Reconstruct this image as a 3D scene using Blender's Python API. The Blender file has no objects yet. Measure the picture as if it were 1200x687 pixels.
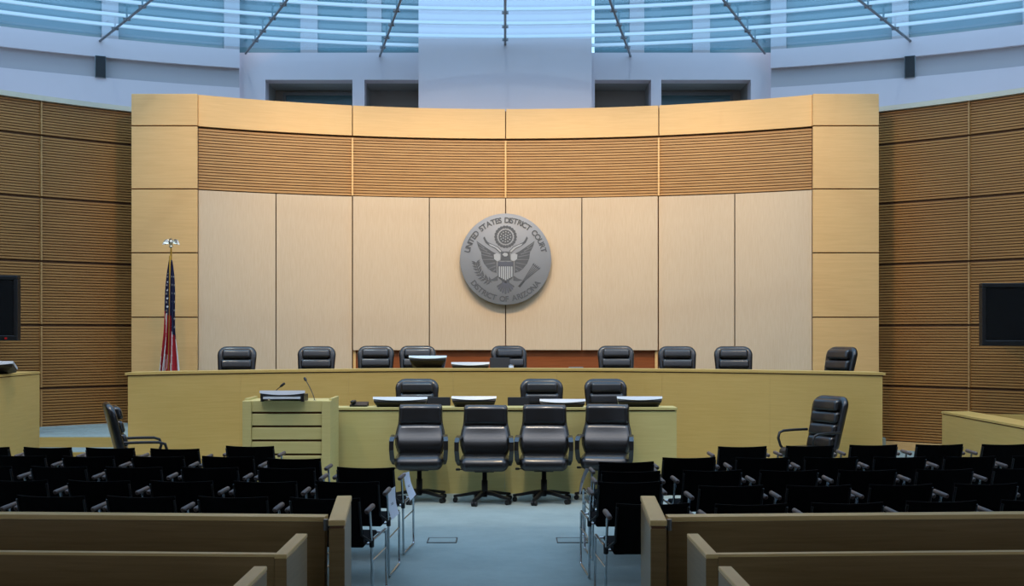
import bpy, math, random
from mathutils import Vector, Matrix, Euler

random.seed(7)
SC = bpy.context.scene
COL = SC.collection
PI = math.pi
F = 1300.0            # focal length in pixels of the 1200 px wide frame
CX, CY = 592.0, 390.0 # principal point (horizon) in the frame
EYE = 1.85

# ------------------------------------------------------------------ camera, world, lights, exposure
cam_data = bpy.data.cameras.new('camera')
cam = bpy.data.objects.new('camera', cam_data)
COL.objects.link(cam)
cam.location = (0, 0, EYE)
cam.rotation_euler = (PI / 2, 0, 0)
cam_data.sensor_fit = 'HORIZONTAL'
cam_data.sensor_width = 36.0
cam_data.lens = F / 1200.0 * 36.0
cam_data.shift_x = (600.0 - CX) / 1200.0
cam_data.shift_y = (CY - 343.5) / 1200.0
cam_data.clip_start = 0.05
cam_data.clip_end = 200
SC.camera = cam

world = bpy.data.worlds.new('sky')
SC.world = world
world.use_nodes = True
bg = world.node_tree.nodes['Background']
bg.inputs['Color'].default_value = (0.56, 0.72, 1.0, 1)
bg.inputs['Strength'].default_value = 2.25

SC.view_settings.view_transform = 'Standard'
SC.view_settings.look = 'None'
SC.view_settings.exposure = 0.0
SC.view_settings.gamma = 1.0
SC.view_settings.use_curve_mapping = False


def spot(name, loc, target, watts, color, size, blend=0.8, radius=0.12):
    d = bpy.data.lights.new(name, 'SPOT')
    d.energy = watts
    d.color = color
    d.spot_size = math.radians(size)
    d.spot_blend = blend
    d.shadow_soft_size = radius
    o = bpy.data.objects.new(name, d)
    COL.objects.link(o)
    o.location = loc
    o.rotation_euler = (Vector(target) - Vector(loc)).to_track_quat('-Z', 'Y').to_euler()
    return o


WARM = (1.0, 0.72, 0.42)
# wall-washing spotlights hung under the glass ceiling in front of the timber screen
for x, watts in ((-3.6, 330), (-1.8, 480), (0.0, 520), (1.8, 480), (3.6, 330)):
    spot('wall_washer', (x, 13.9, 6.6), (x * 1.12, 17.6, 3.8), watts, WARM, 75, 1.0, 0.15)
# downlights over the well
for x, watts in ((-4.2, 340), (0.0, 430), (4.2, 340)):
    spot('well_downlight', (x, 10.6, 6.6), (x * 0.95, 13.6, 0.8), watts, (1.0, 0.74, 0.42), 80, 1.0, 0.2)
# downlights towards the slatted side walls
spot('side_downlight', (-2.5, 12.0, 6.6), (-7.0, 16.8, 2.4), 45, WARM, 70, 1.0, 0.2)
spot('side_downlight', (2.5, 12.0, 6.6), (7.0, 16.8, 2.4), 230, WARM, 70, 1.0, 0.2)
# daylight sun, weak behind haze, from high over the gallery
sun_d = bpy.data.lights.new('sun', 'SUN')
sun_d.energy = 0.55
sun_d.angle = math.radians(2.0)
sun_d.color = (1.0, 0.97, 0.95)
sun = bpy.data.objects.new('sun', sun_d)
COL.objects.link(sun)
sun.rotation_euler = Vector((0.05, 0.42, -0.90)).to_track_quat('-Z', 'Y').to_euler()


# ------------------------------------------------------------------ helpers
def lin(c):
    c = c / 255.0
    return c / 12.92 if c <= 0.04045 else ((c + 0.055) / 1.055) ** 2.4


def rgb(r, g, b):
    return (lin(r), lin(g), lin(b), 1.0)


def px(x, y, Y):
    """point of the room at depth Y seen at photo position x, y"""
    return Vector(((x - CX) * Y / F, Y, EYE - (y - CY) * Y / F))


def new_mat(name):
    m = bpy.data.materials.new(name)
    m.use_nodes = True
    nt = m.node_tree
    return m, nt, nt.nodes['Principled BSDF']


def plain(name, col, rough=0.5, metal=0.0, spec=0.5, noise=0.0, nscale=30.0, bump=0.0, coat=0.0):
    m, nt, b = new_mat(name)
    b.inputs['Base Color'].default_value = col
    b.inputs['Roughness'].default_value = rough
    b.inputs['Metallic'].default_value = metal
    b.inputs['Specular IOR Level'].default_value = spec
    if coat:
        b.inputs['Coat Weight'].default_value = coat
        b.inputs['Coat Roughness'].default_value = 0.15
    if noise or bump:
        tc = nt.nodes.new('ShaderNodeTexCoord')
        n = nt.nodes.new('ShaderNodeTexNoise')
        n.inputs['Scale'].default_value = nscale
        n.inputs['Detail'].default_value = 4
        nt.links.new(tc.outputs['Object'], n.inputs['Vector'])
        if noise:
            mx = nt.nodes.new('ShaderNodeMix')
            mx.data_type = 'RGBA'
            mx.inputs['A'].default_value = tuple(c * (1 - noise) for c in col[:3]) + (1,)
            mx.inputs['B'].default_value = tuple(min(1, c * (1 + noise)) for c in col[:3]) + (1,)
            nt.links.new(n.outputs['Fac'], mx.inputs['Factor'])
            nt.links.new(mx.outputs['Result'], b.inputs['Base Color'])
        if bump:
            bp = nt.nodes.new('ShaderNodeBump')
            bp.inputs['Strength'].default_value = bump
            bp.inputs['Distance'].default_value = 0.01
            nt.links.new(n.outputs['Fac'], bp.inputs['Height'])
            nt.links.new(bp.outputs['Normal'], b.inputs['Normal'])
    return m


def wood(name, c1, c2, scale=(0.7, 0.7, 15.0), rough=0.42, amount=1.0):
    """fine straight grain running along local X (or the axis with the low scale)"""
    m, nt, b = new_mat(name)
    tc = nt.nodes.new('ShaderNodeTexCoord')
    mp = nt.nodes.new('ShaderNodeMapping')
    mp.inputs['Scale'].default_value = scale
    n = nt.nodes.new('ShaderNodeTexNoise')
    n.inputs['Scale'].default_value = 3.0
    n.inputs['Detail'].default_value = 6
    n.inputs['Roughness'].default_value = 0.62
    n.inputs['Distortion'].default_value = 0.4
    r = nt.nodes.new('ShaderNodeValToRGB')
    r.color_ramp.elements[0].position = 0.30
    r.color_ramp.elements[0].color = c1
    r.color_ramp.elements[1].position = 0.70
    r.color_ramp.elements[1].color = c2
    nt.links.new(tc.outputs['Object'], mp.inputs['Vector'])
    nt.links.new(mp.outputs['Vector'], n.inputs['Vector'])
    nt.links.new(n.outputs['Fac'], r.inputs['Fac'])
    nt.links.new(r.outputs['Color'], b.inputs['Base Color'])
    b.inputs['Roughness'].default_value = rough
    b.inputs['Specular IOR Level'].default_value = 0.35
    return m


M = {}
M['maple'] = wood('maple_screen', rgb(220, 176, 114), rgb(230, 187, 125))
M['bench'] = wood('maple_bench', rgb(201, 165, 92), rgb(210, 175, 102))
M['desk'] = wood('maple_desk', rgb(200, 187, 122), rgb(208, 196, 131))
M['slatside'] = wood('side_slat_wood', rgb(164, 113, 58), rgb(182, 130, 70))
M['darkwood'] = plain('dark_wall_wood', rgb(90, 66, 42), 0.7)
M['slat'] = wood('slat_wood', rgb(172, 128, 76), rgb(190, 146, 90), scale=(1.0, 1.0, 8.0))
M['slatback'] = plain('slat_backing', rgb(112, 78, 44), 0.8)
M['groove'] = plain('joint_shadow_backing', rgb(98, 66, 38), 0.8)
M['pew'] = wood('pew_wood_shaded', rgb(128, 102, 62), rgb(146, 118, 76), rough=0.35)  # shade on the upright faces is put into this darker colour
M['pewtop_lit'] = wood('pew_wood_lit', rgb(214, 180, 116), rgb(226, 193, 130), rough=0.35)  # same wood as the fronts, brightened to paint light on the tops
M['cherry'] = wood('cherry_wood', rgb(128, 68, 34), rgb(150, 84, 44))
M['white'] = plain('white_plaster', rgb(204, 197, 201), 0.75, noise=0.03, nscale=1.5)
M['greyband'] = plain('grey_plaster', rgb(168, 164, 166), 0.8)
M['nichegrey'] = plain('niche_grey', rgb(150, 150, 146), 0.8)
M['cream'] = plain('cream_cap', rgb(215, 205, 180), 0.6)
M['leather'] = plain('black_leather', rgb(15, 16, 18), 0.34, spec=0.6, bump=0.1, nscale=120, coat=0.4)
M['leatherpad'] = plain('soft_black_leather', rgb(15, 16, 18), 0.36, spec=0.6, bump=0.12, nscale=90, coat=0.45)
M['plastic'] = plain('black_plastic', rgb(20, 20, 21), 0.45)
M['fabric'] = plain('black_fabric', rgb(13, 13, 14), 0.95, spec=0.08, noise=0.2, nscale=200)
M['chrome'] = plain('chrome', rgb(205, 210, 214), 0.14, metal=1.0)
M['steel'] = plain('brushed_steel', rgb(120, 124, 126), 0.35, metal=0.9)
M['pad'] = plain('brown_grip', rgb(94, 80, 72), 0.55)
M['silver'] = plain('silver_plastic', rgb(214, 220, 226), 0.3, spec=0.6)
M['screen'] = plain('dark_screen', rgb(22, 25, 27), 0.18, spec=0.5)
M['paper'] = plain('paper', rgb(232, 236, 244), 0.8)
M['ink'] = plain('ink', rgb(90, 92, 100), 0.8)
M['gold'] = plain('gold', rgb(196, 152, 60), 0.35, metal=0.8)
M['eaglemetal'] = plain('pale_gold_metal', rgb(214, 206, 186), 0.25, metal=0.9)
M['red'] = plain('flag_red', rgb(178, 34, 44), 0.85)
M['flagwhite'] = plain('flag_white', rgb(220, 218, 214), 0.85)
M['blue'] = plain('flag_blue', rgb(32, 36, 72), 0.85)
M['sealgrey'] = plain('seal_metal', rgb(136, 138, 140), 0.5, metal=0.0, noise=0.03, nscale=6)
M['sealdark'] = plain('seal_etched', rgb(84, 86, 88), 0.6)
M['sealmid'] = plain('seal_halftone', rgb(112, 114, 116), 0.55)
M['seallight'] = plain('seal_bright', rgb(168, 170, 170), 0.5)
M['led'] = plain('red_led', rgb(200, 20, 20), 0.4)
M['fin'] = plain('aluminium_fin', rgb(200, 206, 208), 0.4, metal=0.2)
M['teal'] = plain('tinted_glass_pane', rgb(76, 112, 120), 0.12, spec=0.6)
M['frame'] = plain('grey_window_frame', rgb(120, 128, 132), 0.5)

# woven wall fabric
m, nt, b = new_mat('linen_panel')
tc = nt.nodes.new('ShaderNodeTexCoord')
mp = nt.nodes.new('ShaderNodeMapping')
mp.inputs['Scale'].default_value = (26, 26, 1.4)
n = nt.nodes.new('ShaderNodeTexNoise')
n.inputs['Scale'].default_value = 4
n.inputs['Detail'].default_value = 5
r = nt.nodes.new('ShaderNodeValToRGB')
r.color_ramp.elements[0].position = 0.3
r.color_ramp.elements[0].color = rgb(206, 182, 150)
r.color_ramp.elements[1].position = 0.7
r.color_ramp.elements[1].color = rgb(214, 192, 161)
nt.links.new(tc.outputs['Object'], mp.inputs['Vector'])
nt.links.new(mp.outputs['Vector'], n.inputs['Vector'])
nt.links.new(n.outputs['Fac'], r.inputs['Fac'])
nt.links.new(r.outputs['Color'], b.inputs['Base Color'])
b.inputs['Roughness'].default_value = 0.9
b.inputs['Specular IOR Level'].default_value = 0.1
M['linen'] = m

# carpet
m, nt, b = new_mat('carpet')
tc = nt.nodes.new('ShaderNodeTexCoord')
n = nt.nodes.new('ShaderNodeTexNoise')
n.inputs['Scale'].default_value = 2.2
n.inputs['Detail'].default_value = 8
n.inputs['Roughness'].default_value = 0.7
r = nt.nodes.new('ShaderNodeValToRGB')
r.color_ramp.elements[0].position = 0.3
r.color_ramp.elements[0].color = rgb(146, 160, 156)
r.color_ramp.elements[1].position = 0.7
r.color_ramp.elements[1].color = rgb(162, 176, 171)
n2 = nt.nodes.new('ShaderNodeTexNoise')
n2.inputs['Scale'].default_value = 180
bp = nt.nodes.new('ShaderNodeBump')
bp.inputs['Strength'].default_value = 0.4
bp.inputs['Distance'].default_value = 0.01
nt.links.new(tc.outputs['Object'], n.inputs['Vector'])
nt.links.new(tc.outputs['Object'], n2.inputs['Vector'])
nt.links.new(n.outputs['Fac'], r.inputs['Fac'])
nt.links.new(r.outputs['Color'], b.inputs['Base Color'])
nt.links.new(n2.outputs['Fac'], bp.inputs['Height'])
nt.links.new(bp.outputs['Normal'], b.inputs['Normal'])
b.inputs['Roughness'].default_value = 0.95
b.inputs['Specular IOR Level'].default_value = 0.1
M['carpet'] = m

# ceiling glass: tinted, lets light through, mirrors a little, slightly frosted
m = bpy.data.materials.new('ceiling_glass')
m.use_nodes = True
nt = m.node_tree
nt.nodes.clear()
out = nt.nodes.new('ShaderNodeOutputMaterial')
tr = nt.nodes.new('ShaderNodeBsdfTransparent')
tr.inputs['Color'].default_value = (0.58, 0.80, 0.90, 1)
gl = nt.nodes.new('ShaderNodeBsdfGlossy')
gl.inputs['Color'].default_value = (0.85, 0.95, 1.0, 1)
gl.inputs['Roughness'].default_value = 0.05
tl = nt.nodes.new('ShaderNodeBsdfTranslucent')
tl.inputs['Color'].default_value = (0.45, 0.78, 0.95, 1)
fr = nt.nodes.new('ShaderNodeFresnel')
fr.inputs['IOR'].default_value = 1.22
m1 = nt.nodes.new('ShaderNodeMixShader')
m1.inputs[0].default_value = 0.03
m2 = nt.nodes.new('ShaderNodeMixShader')
nt.links.new(tr.outputs[0], m1.inputs[1])
nt.links.new(tl.outputs[0], m1.inputs[2])
nt.links.new(fr.outputs[0], m2.inputs[0])
nt.links.new(m1.outputs[0], m2.inputs[1])
nt.links.new(gl.outputs[0], m2.inputs[2])
nt.links.new(m2.outputs[0], out.inputs['Surface'])
M['glass'] = m


class MB:
    """collects shapes; build() links them as one mesh object"""

    def __init__(self):
        self.v, self.f, self.s, self.mi = [], [], [], []
        self.mats = []

    def add(self, verts, faces, smooth=False, mat=None, tf=None):
        o = len(self.v)
        for p in verts:
            p = Vector(p)
            self.v.append(tf @ p if tf is not None else p)
        k = 0
        if mat is not None:
            if mat not in self.mats:
                self.mats.append(mat)
            k = self.mats.index(mat)
        for f in faces:
            self.f.append([i + o for i in f])
            self.s.append(smooth)
            self.mi.append(k)
        return self

    def box(self, lo, hi, mat=None, tf=None):
        x0, y0, z0 = lo
        x1, y1, z1 = hi
        v = [(x0, y0, z0), (x1, y0, z0), (x1, y1, z0), (x0, y1, z0),
             (x0, y0, z1), (x1, y0, z1), (x1, y1, z1), (x0, y1, z1)]
        f = [(0, 3, 2, 1), (4, 5, 6, 7), (0, 1, 5, 4), (1, 2, 6, 5), (2, 3, 7, 6), (3, 0, 4, 7)]
        return self.add(v, f, False, mat, tf)

    def cbox(self, lo, hi, c=0.006, mat=None, tf=None):
        """box with chamfered edges"""
        lo, hi = Vector(lo), Vector(hi)
        ctr, h = (lo + hi) / 2, (hi - lo) / 2
        c = min(c, h.x * 0.9, h.y * 0.9, h.z * 0.9)
        v, idx = [], {}
        for sx in (-1, 1):
            for sy in (-1, 1):
                for sz in (-1, 1):
                    for a in range(3):
                        q = [sx * (h.x - c), sy * (h.y - c), sz * (h.z - c)]
                        q[a] = (sx, sy, sz)[a] * h[a]
                        idx[(sx, sy, sz, a)] = len(v)
                        v.append(ctr + Vector(q))
        f = []
        for a in range(3):
            b_, c_ = (a + 1) % 3, (a + 2) % 3
            for s in (-1, 1):
                loop = []
                for p, q in ((-1, -1), (1, -1), (1, 1), (-1, 1)):
                    k = [0, 0, 0]
                    k[a], k[b_], k[c_] = s, p, q
                    loop.append(idx[(k[0], k[1], k[2], a)])
                f.append(loop if s > 0 else loop[::-1])
        for a in range(3):
            b_, c_ = (a + 1) % 3, (a + 2) % 3
            for p in (-1, 1):
                for q in (-1, 1):
                    def key(s, ax):
                        k = [0, 0, 0]
                        k[a], k[b_], k[c_] = s, p, q
                        return idx[(k[0], k[1], k[2], ax)]
                    loop = [key(-1, b_), key(1, b_), key(1, c_), key(-1, c_)]
                    f.append(loop if p * q < 0 else loop[::-1])
        for sx in (-1, 1):
            for sy in (-1, 1):
                for sz in (-1, 1):
                    loop = [idx[(sx, sy, sz, a)] for a in range(3)]
                    f.append(loop if sx * sy * sz > 0 else loop[::-1])
        return self.add(v, f, False, mat, tf)

    def tube(self, pts, r, n=8, mat=None, tf=None, caps=True):
        pts = [Vector(p) for p in pts]
        rad = r if isinstance(r, (list, tuple)) else [r] * len(pts)
        rings = []
        up = None
        for i, p in enumerate(pts):
            a = pts[max(i - 1, 0)]
            b_ = pts[min(i + 1, len(pts) - 1)]
            d = (b_ - a).normalized()
            if up is None:
                up = Vector((0, 0, 1)) if abs(d.z) < 0.9 else Vector((1, 0, 0))
            s = d.cross(up)
            if s.length < 1e-5:
                s = d.cross(Vector((0, 1, 0.01)))
            s.normalize()
            up = s.cross(d).normalized()
            rings.append([p + (s * math.cos(2 * PI * k / n) + up * math.sin(2 * PI * k / n)) * rad[i] for k in range(n)])
        v = [q for rr in rings for q in rr]
        f = []
        for i in range(len(pts) - 1):
            for k in range(n):
                f.append((i * n + k, i * n + (k + 1) % n, (i + 1) * n + (k + 1) % n, (i + 1) * n + k))
        self.add(v, f, True, mat, tf)
        if caps:
            self.add(rings[0], [tuple(range(n))[::-1]], False, mat, tf)
            self.add(rings[-1], [tuple(range(n))], False, mat, tf)
        return self

    def lathe(self, prof, n=16, mat=None, tf=None, axis='Z'):
        """prof: (radius, height) pairs turned about the z axis"""
        v = []
        for rr, z in prof:
            for k in range(n):
                a = 2 * PI * k / n
                v.append((rr * math.cos(a), rr * math.sin(a), z))
        f = []
        for i in range(len(prof) - 1):
            for k in range(n):
                f.append((i * n + k, i * n + (k + 1) % n, (i + 1) * n + (k + 1) % n, (i + 1) * n + k))
        f.append(tuple(range(n))[::-1])
        f.append(tuple((len(prof) - 1) * n + k for k in range(n)))
        return self.add(v, f, True, mat, tf)

    def rbox(self, w, d, h, r, seg=3, inner=3, deform=None, mat=None, tf=None):
        """rounded box centred on the origin, with an optional point deform"""
        def coords(half):
            rr = min(r, half * 0.999)
            c = []
            for k in range(seg + 1):
                c.append(-(half - rr) - rr * math.tan((1 - k / seg) * PI / 4))
            m_ = half - rr
            for k in range(1, inner):
                c.append(-m_ + 2 * m_ * k / inner)
            for k in range(seg + 1):
                c.append((half - rr) + rr * math.tan(k / seg * PI / 4))
            return c
        hs = (w / 2, d / 2, h / 2)
        cs = [coords(q) for q in hs]
        for a in range(3):
            b_, c_ = (a + 1) % 3, (a + 2) % 3
            for s in (-1, 1):
                v, f = [], []
                nb, nc = len(cs[b_]), len(cs[c_])
                for i in range(nb):
                    for j in range(nc):
                        p = [0, 0, 0]
                        p[a], p[b_], p[c_] = s * hs[a], cs[b_][i], cs[c_][j]
                        q = [max(-(hs[k] - min(r, hs[k] * .999)), min(hs[k] - min(r, hs[k] * .999), p[k])) for k in range(3)]
                        dd = Vector(p) - Vector(q)
                        if dd.length > 1e-9:
                            dd.normalize()
                        pt = Vector([q[k] + dd[k] * min(r, hs[k] * .999) for k in range(3)])
                        if deform:
                            pt = Vector(deform(pt))
                        v.append(pt)
                for i in range(nb - 1):
                    for j in range(nc - 1):
                        q = (i * nc + j, (i + 1) * nc + j, (i + 1) * nc + j + 1, i * nc + j + 1)
                        f.append(q if s > 0 else q[::-1])
                self.add(v, f, True, mat, tf)
        return self

    def slab(self, outline, y0, y1, bev=0.02, seg=3, mat=None, tf=None, deform=None):
        """outline: convex (x, z) points, extruded along y with rounded edges"""
        # even out the outline so that the face rings stay smooth
        per = [math.dist(outline[i - 1], outline[i]) for i in range(len(outline))]
        step = sum(per) / 44
        dense = []
        for i in range(len(outline)):
            a, c = outline[i - 1], outline[i]
            m_ = max(1, int(round(per[i] / step)))
            dense += [(a[0] + (c[0] - a[0]) * k / m_, a[1] + (c[1] - a[1]) * k / m_) for k in range(1, m_ + 1)]
        outline = dense
        cx = sum(p[0] for p in outline) / len(outline)
        cz = sum(p[1] for p in outline) / len(outline)
        n = len(outline)
        nrm = []
        for i in range(n):
            a, c = outline[i - 1], outline[(i + 1) % n]
            tx, tz = c[0] - a[0], c[1] - a[1]
            l = math.hypot(tx, tz) or 1
            nx, nz = tz / l, -tx / l
            if nx * (outline[i][0] - cx) + nz * (outline[i][1] - cz) < 0:
                nx, nz = -nx, -nz
            nrm.append((nx, nz))
        lay = [(y0 + bev * (1 - math.cos(k / seg * PI / 2)), bev * (1 - math.sin(k / seg * PI / 2))) for k in range(seg + 1)]
        lay += [(y1 - bev * (1 - math.cos(k / seg * PI / 2)), bev * (1 - math.sin(k / seg * PI / 2))) for k in range(seg, -1, -1)]
        v = []
        lay = [(y0, bev, q) for q in (.15, .35, .55, .78)] + [(y, ins, 1.0) for y, ins in lay] + [(y1, bev, q) for q in (.78, .55, .35, .15)]
        for y, ins, q in lay:
            for i in range(n):
                v.append((cx + (outline[i][0] - nrm[i][0] * ins - cx) * q, y, cz + (outline[i][1] - nrm[i][1] * ins - cz) * q))
        L = len(lay)
        cf = len(v)
        v.append((cx, y0, cz))
        v.append((cx, y1, cz))
        # winding: decide by orientation of the outline
        area = sum(outline[i - 1][0] * outline[i][1] - outline[i][0] * outline[i - 1][1] for i in range(n))
        f = []
        for l in range(L - 1):
            for i in range(n):
                q = (l * n + i, l * n + (i + 1) % n, (l + 1) * n + (i + 1) % n, (l + 1) * n + i)
                f.append(q if area > 0 else q[::-1])
        for i in range(n):
            q = (cf, (i + 1) % n, i)
            f.append(q if area > 0 else q[::-1])
            q = (cf + 1, (L - 1) * n + i, (L - 1) * n + (i + 1) % n)
            f.append(q if area > 0 else q[::-1])
        if deform:
            v = [deform(Vector(p)) for p in v]
        return self.add(v, f, True, mat, tf)

    def poly(self, pts, t, mat=None, tf=None):
        """flat (x, z) outline facing -y, thickness t towards +y"""
        n = len(pts)
        v = [(p[0], 0, p[1]) for p in pts] + [(p[0], t, p[1]) for p in pts]
        f = [tuple(range(n))]
        for i in range(n):
            f.append((i, n + i, n + (i + 1) % n, (i + 1) % n))
        return self.add(v, f, False, mat, tf)

    def mesh(self, name, mat):
        me = bpy.data.meshes.new(name)
        me.from_pydata([tuple(p) for p in self.v], [], self.f)
        if self.mats:
            for k in self.mats:
                me.materials.append(M[k])
            me.polygons.foreach_set('material_index', self.mi)
        else:
            me.materials.append(M[mat])
        me.polygons.foreach_set('use_smooth', self.s)
        me.validate()
        me.update()
        return me

    def build(self, name, mat=None, parent=None, loc=(0, 0, 0), rotz=0.0):
        o = bpy.data.objects.new(name, self.mesh(name, mat))
        COL.objects.link(o)
        o.location = loc
        o.rotation_euler = (0, 0, rotz)
        if parent is not None:
            o.parent = parent
        return o


def rrect(w, h, r, n=4, cx=0.0, cz=0.0):
    pts = []
    for sx, sz, a0 in ((1, 1, 0), (-1, 1, 90), (-1, -1, 180), (1, -1, 270)):
        for k in range(n + 1):
            a = math.radians(a0 + 90 * k / n)
            pts.append((cx + sx * (w / 2 - r) + r * math.cos(a), cz + sz * (h / 2 - r) + r * math.sin(a)))
    return pts


def empty(name, loc=(0, 0, 0), rotz=0.0):
    o = bpy.data.objects.new(name, None)
    COL.objects.link(o)
    o.location = loc
    o.rotation_euler = (0, 0, rotz)
    return o


def tag(o, label, cat, group=None, kind=None):
    o['label'] = label
    o['category'] = cat
    if group:
        o['group'] = group
    elif 'group' in o:
        del o['group']
    if kind:
        o['kind'] = kind
    return o


def struct(o, label=None):
    o['kind'] = 'structure'
    if label:
        o['label'] = label
    return o


KIDS = {}


def children(o):
    return list(o.children)


def copy_tree(o, parent=None):
    c = o.copy()
    COL.objects.link(c)
    if parent is not None:
        c.parent = parent
    for ch in children(o):
        copy_tree(ch, c)
    return c


# ------------------------------------------------------------------ floor and platforms
b_ = MB().box((-11, -8, -0.1), (11, 21, 0))
struct(b_.build('floor', 'carpet'))

# ------------------------------------------------------------------ timber screen behind the bench (concave arc)
SCR_R, SCR_Y = 10.6, 18.0
SCR_C = SCR_Y - SCR_R


def scr(xpix):
    """angle on the screen arc where a vertical seen at photo x lies"""
    k = (xpix - CX) / F
    # X = k*Y, X^2+(Y-c)^2=R^2
    a = 1 + k * k
    bq = -2 * SCR_C
    cq = SCR_C ** 2 - SCR_R ** 2
    Y = (-bq + math.sqrt(bq * bq - 4 * a * cq)) / (2 * a)
    return math.atan2(k * Y, Y - SCR_C)


def arc_panel(mb, cx, cy, R, t0, t1, z0, z1, thick, mat=None, seg=8, straight=None):
    """curved panel on an arc about (cx, cy); its visible face is at R - thick, back at R"""
    v = []
    for i in range(seg + 1):
        t = t0 + (t1 - t0) * i / seg
        s, c = math.sin(t), math.cos(t)
        for rr, z in ((R - thick, z0), (R - thick, z1), (R, z1), (R, z0)):
            if straight:
                # ends cut parallel to the room's axis: keep the same x on both radii
                x = straight * s
                v.append((cx + x, cy + math.sqrt(rr * rr - x * x), z))
            else:
                v.append((cx + rr * s, cy + rr * c, z))
    f = []
    for i in range(seg):
        for k in range(4):
            a = i * 4 + k
            b2 = i * 4 + (k + 1) % 4
            f.append((a, a + 4, b2 + 4, b2))
    f.append((0, 1, 2, 3))
    f.append((seg * 4 + 3, seg * 4 + 2, seg * 4 + 1, seg * 4))
    return mb.add(v, f, False, mat)


def slat_panel(mb, cx, cy, R, t0, t1, z0, z1, pitch, rib, depth, seg=8, mat='slat'):
    """backing sheet at R with horizontal ribs standing proud of it towards the room"""
    arc_panel(mb, cx, cy, R + 0.01, t0, t1, z0, z1, 0.012, 'slatback', seg)
    n = max(1, int(round((z1 - z0) / pitch)))
    p = (z1 - z0) / n
    for k in range(n):
        a = z0 + k * p + (p - rib) / 2
        arc_panel(mb, cx, cy, R, t0, t1, a, a + rib, depth, mat, seg)


Z_TOP, Z_FASC, Z_BAND, Z_LOW = 5.48, 4.99, 4.04, 1.57
wb = struct(empty('wall_back', (0, 18, 0)), 'curved maple screen with slatted band and linen panels behind the bench')
EDGE = scr(232)
# carcass behind the panels
mb = MB()
arc_panel(mb, 0, SCR_C - 18, SCR_R + 0.35, -EDGE - 0.002, EDGE + 0.002, 0, Z_TOP - 0.02, 0.27, None, 24)
mb.build('backing', 'groove', wb)
lo = [232, 413, 592.5, 772, 952]
G = 0.0008
for i in range(4):
    t0, t1 = scr(lo[i]) + G, scr(lo[i + 1]) - G
    mb = MB()
    arc_panel(mb, 0, SCR_C - 18, SCR_R + 0.30, t0, t1, Z_FASC + 0.012, Z_TOP, 0.30, None, 10)
    mb.build('fascia_panel', 'maple', wb)
    mb = MB()
    slat_panel(mb, 0, SCR_C - 18, SCR_R + 0.05, t0, t1, Z_BAND, Z_FASC - 0.012, 0.0455, 0.031, 0.016, 10)
    mb.build('slatted_panel', 'slat', wb)
for xp in lo[1:4]:
    mb = MB()
    arc_panel(mb, 0, SCR_C - 18, SCR_R + 0.07, scr(xp) - .0012, scr(xp) + .0012, Z_BAND, Z_FASC - 0.03, 0.09, None, 1)
    mb.build('seam_batten', 'maple', wb)
vx = [232, 323.5, 413, 503, 592.5, 682, 771.5, 861, 952]
for i in range(8):
    t0, t1 = scr(vx[i]) + G, scr(vx[i + 1]) - G
    mid = 2 <= i <= 5
    mb = MB()
    arc_panel(mb, 0, SCR_C - 18, SCR_R + (0.0 if mid else 0.04), t0, t1, Z_LOW if mid else 0.5, Z_BAND - 0.015, 0.04, None, 6)
    mb.build('linen_panel', 'linen', wb)
# cherry recess under the middle panels with maple cheeks
mb = MB()
arc_panel(mb, 0, SCR_C - 18, SCR_R + 0.08, scr(414), scr(771), 0.5, Z_LOW + 0.1, 0.03, None, 12)
mb.build('recess_panel', 'cherry', wb)
for xp in (415.5, 769):
    mb = MB()
    arc_panel(mb, 0, SCR_C - 18, SCR_R + 0.06, scr(xp) - 0.002, scr(xp) + 0.002, 0.5, Z_LOW - .01, 0.05, None, 2)
    mb.build('recess_cheek', 'maple', wb)
# flat flanking piers with five stacked panels each
PIER_Y = 16.87
for s in (-1, 1):
    xa, xb = s * (592 - 231.5) * PIER_Y / F, s * (592 - 154.5) * PIER_Y / F
    x0, x1 = min(xa, xb), max(xa, xb)
    mb = MB().box((x0 + .006, PIER_Y - 18 + 0.02, 0), (x1 - .006, PIER_Y - 18 + 0.36, Z_TOP - 0.01))
    mb.build('pier_core', 'groove', wb)
    zs = [0.12, 1.10, 2.08, 3.06, 4.03, 4.99, Z_TOP]
    for k in range(6):
        mb = MB().cbox((x0, PIER_Y - 18 - 0.02, zs[k] + (0.012 if k else 0)), (x1, PIER_Y - 18 + (0.36 if k == 5 else 0.02), zs[k + 1] - (0.0 if k == 5 else 0.006)), 0.004)
        mb.build('pier_panel', 'maple', wb)
    mb = MB().box((x0 - .004 if s < 0 else x1 - .012, PIER_Y - 18 + .02, 0.1), (x0 + .012 if s < 0 else x1 + .004, PIER_Y - 18 + .36, Z_TOP))
    mb.build('pier_edge', 'cherry', wb)

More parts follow.
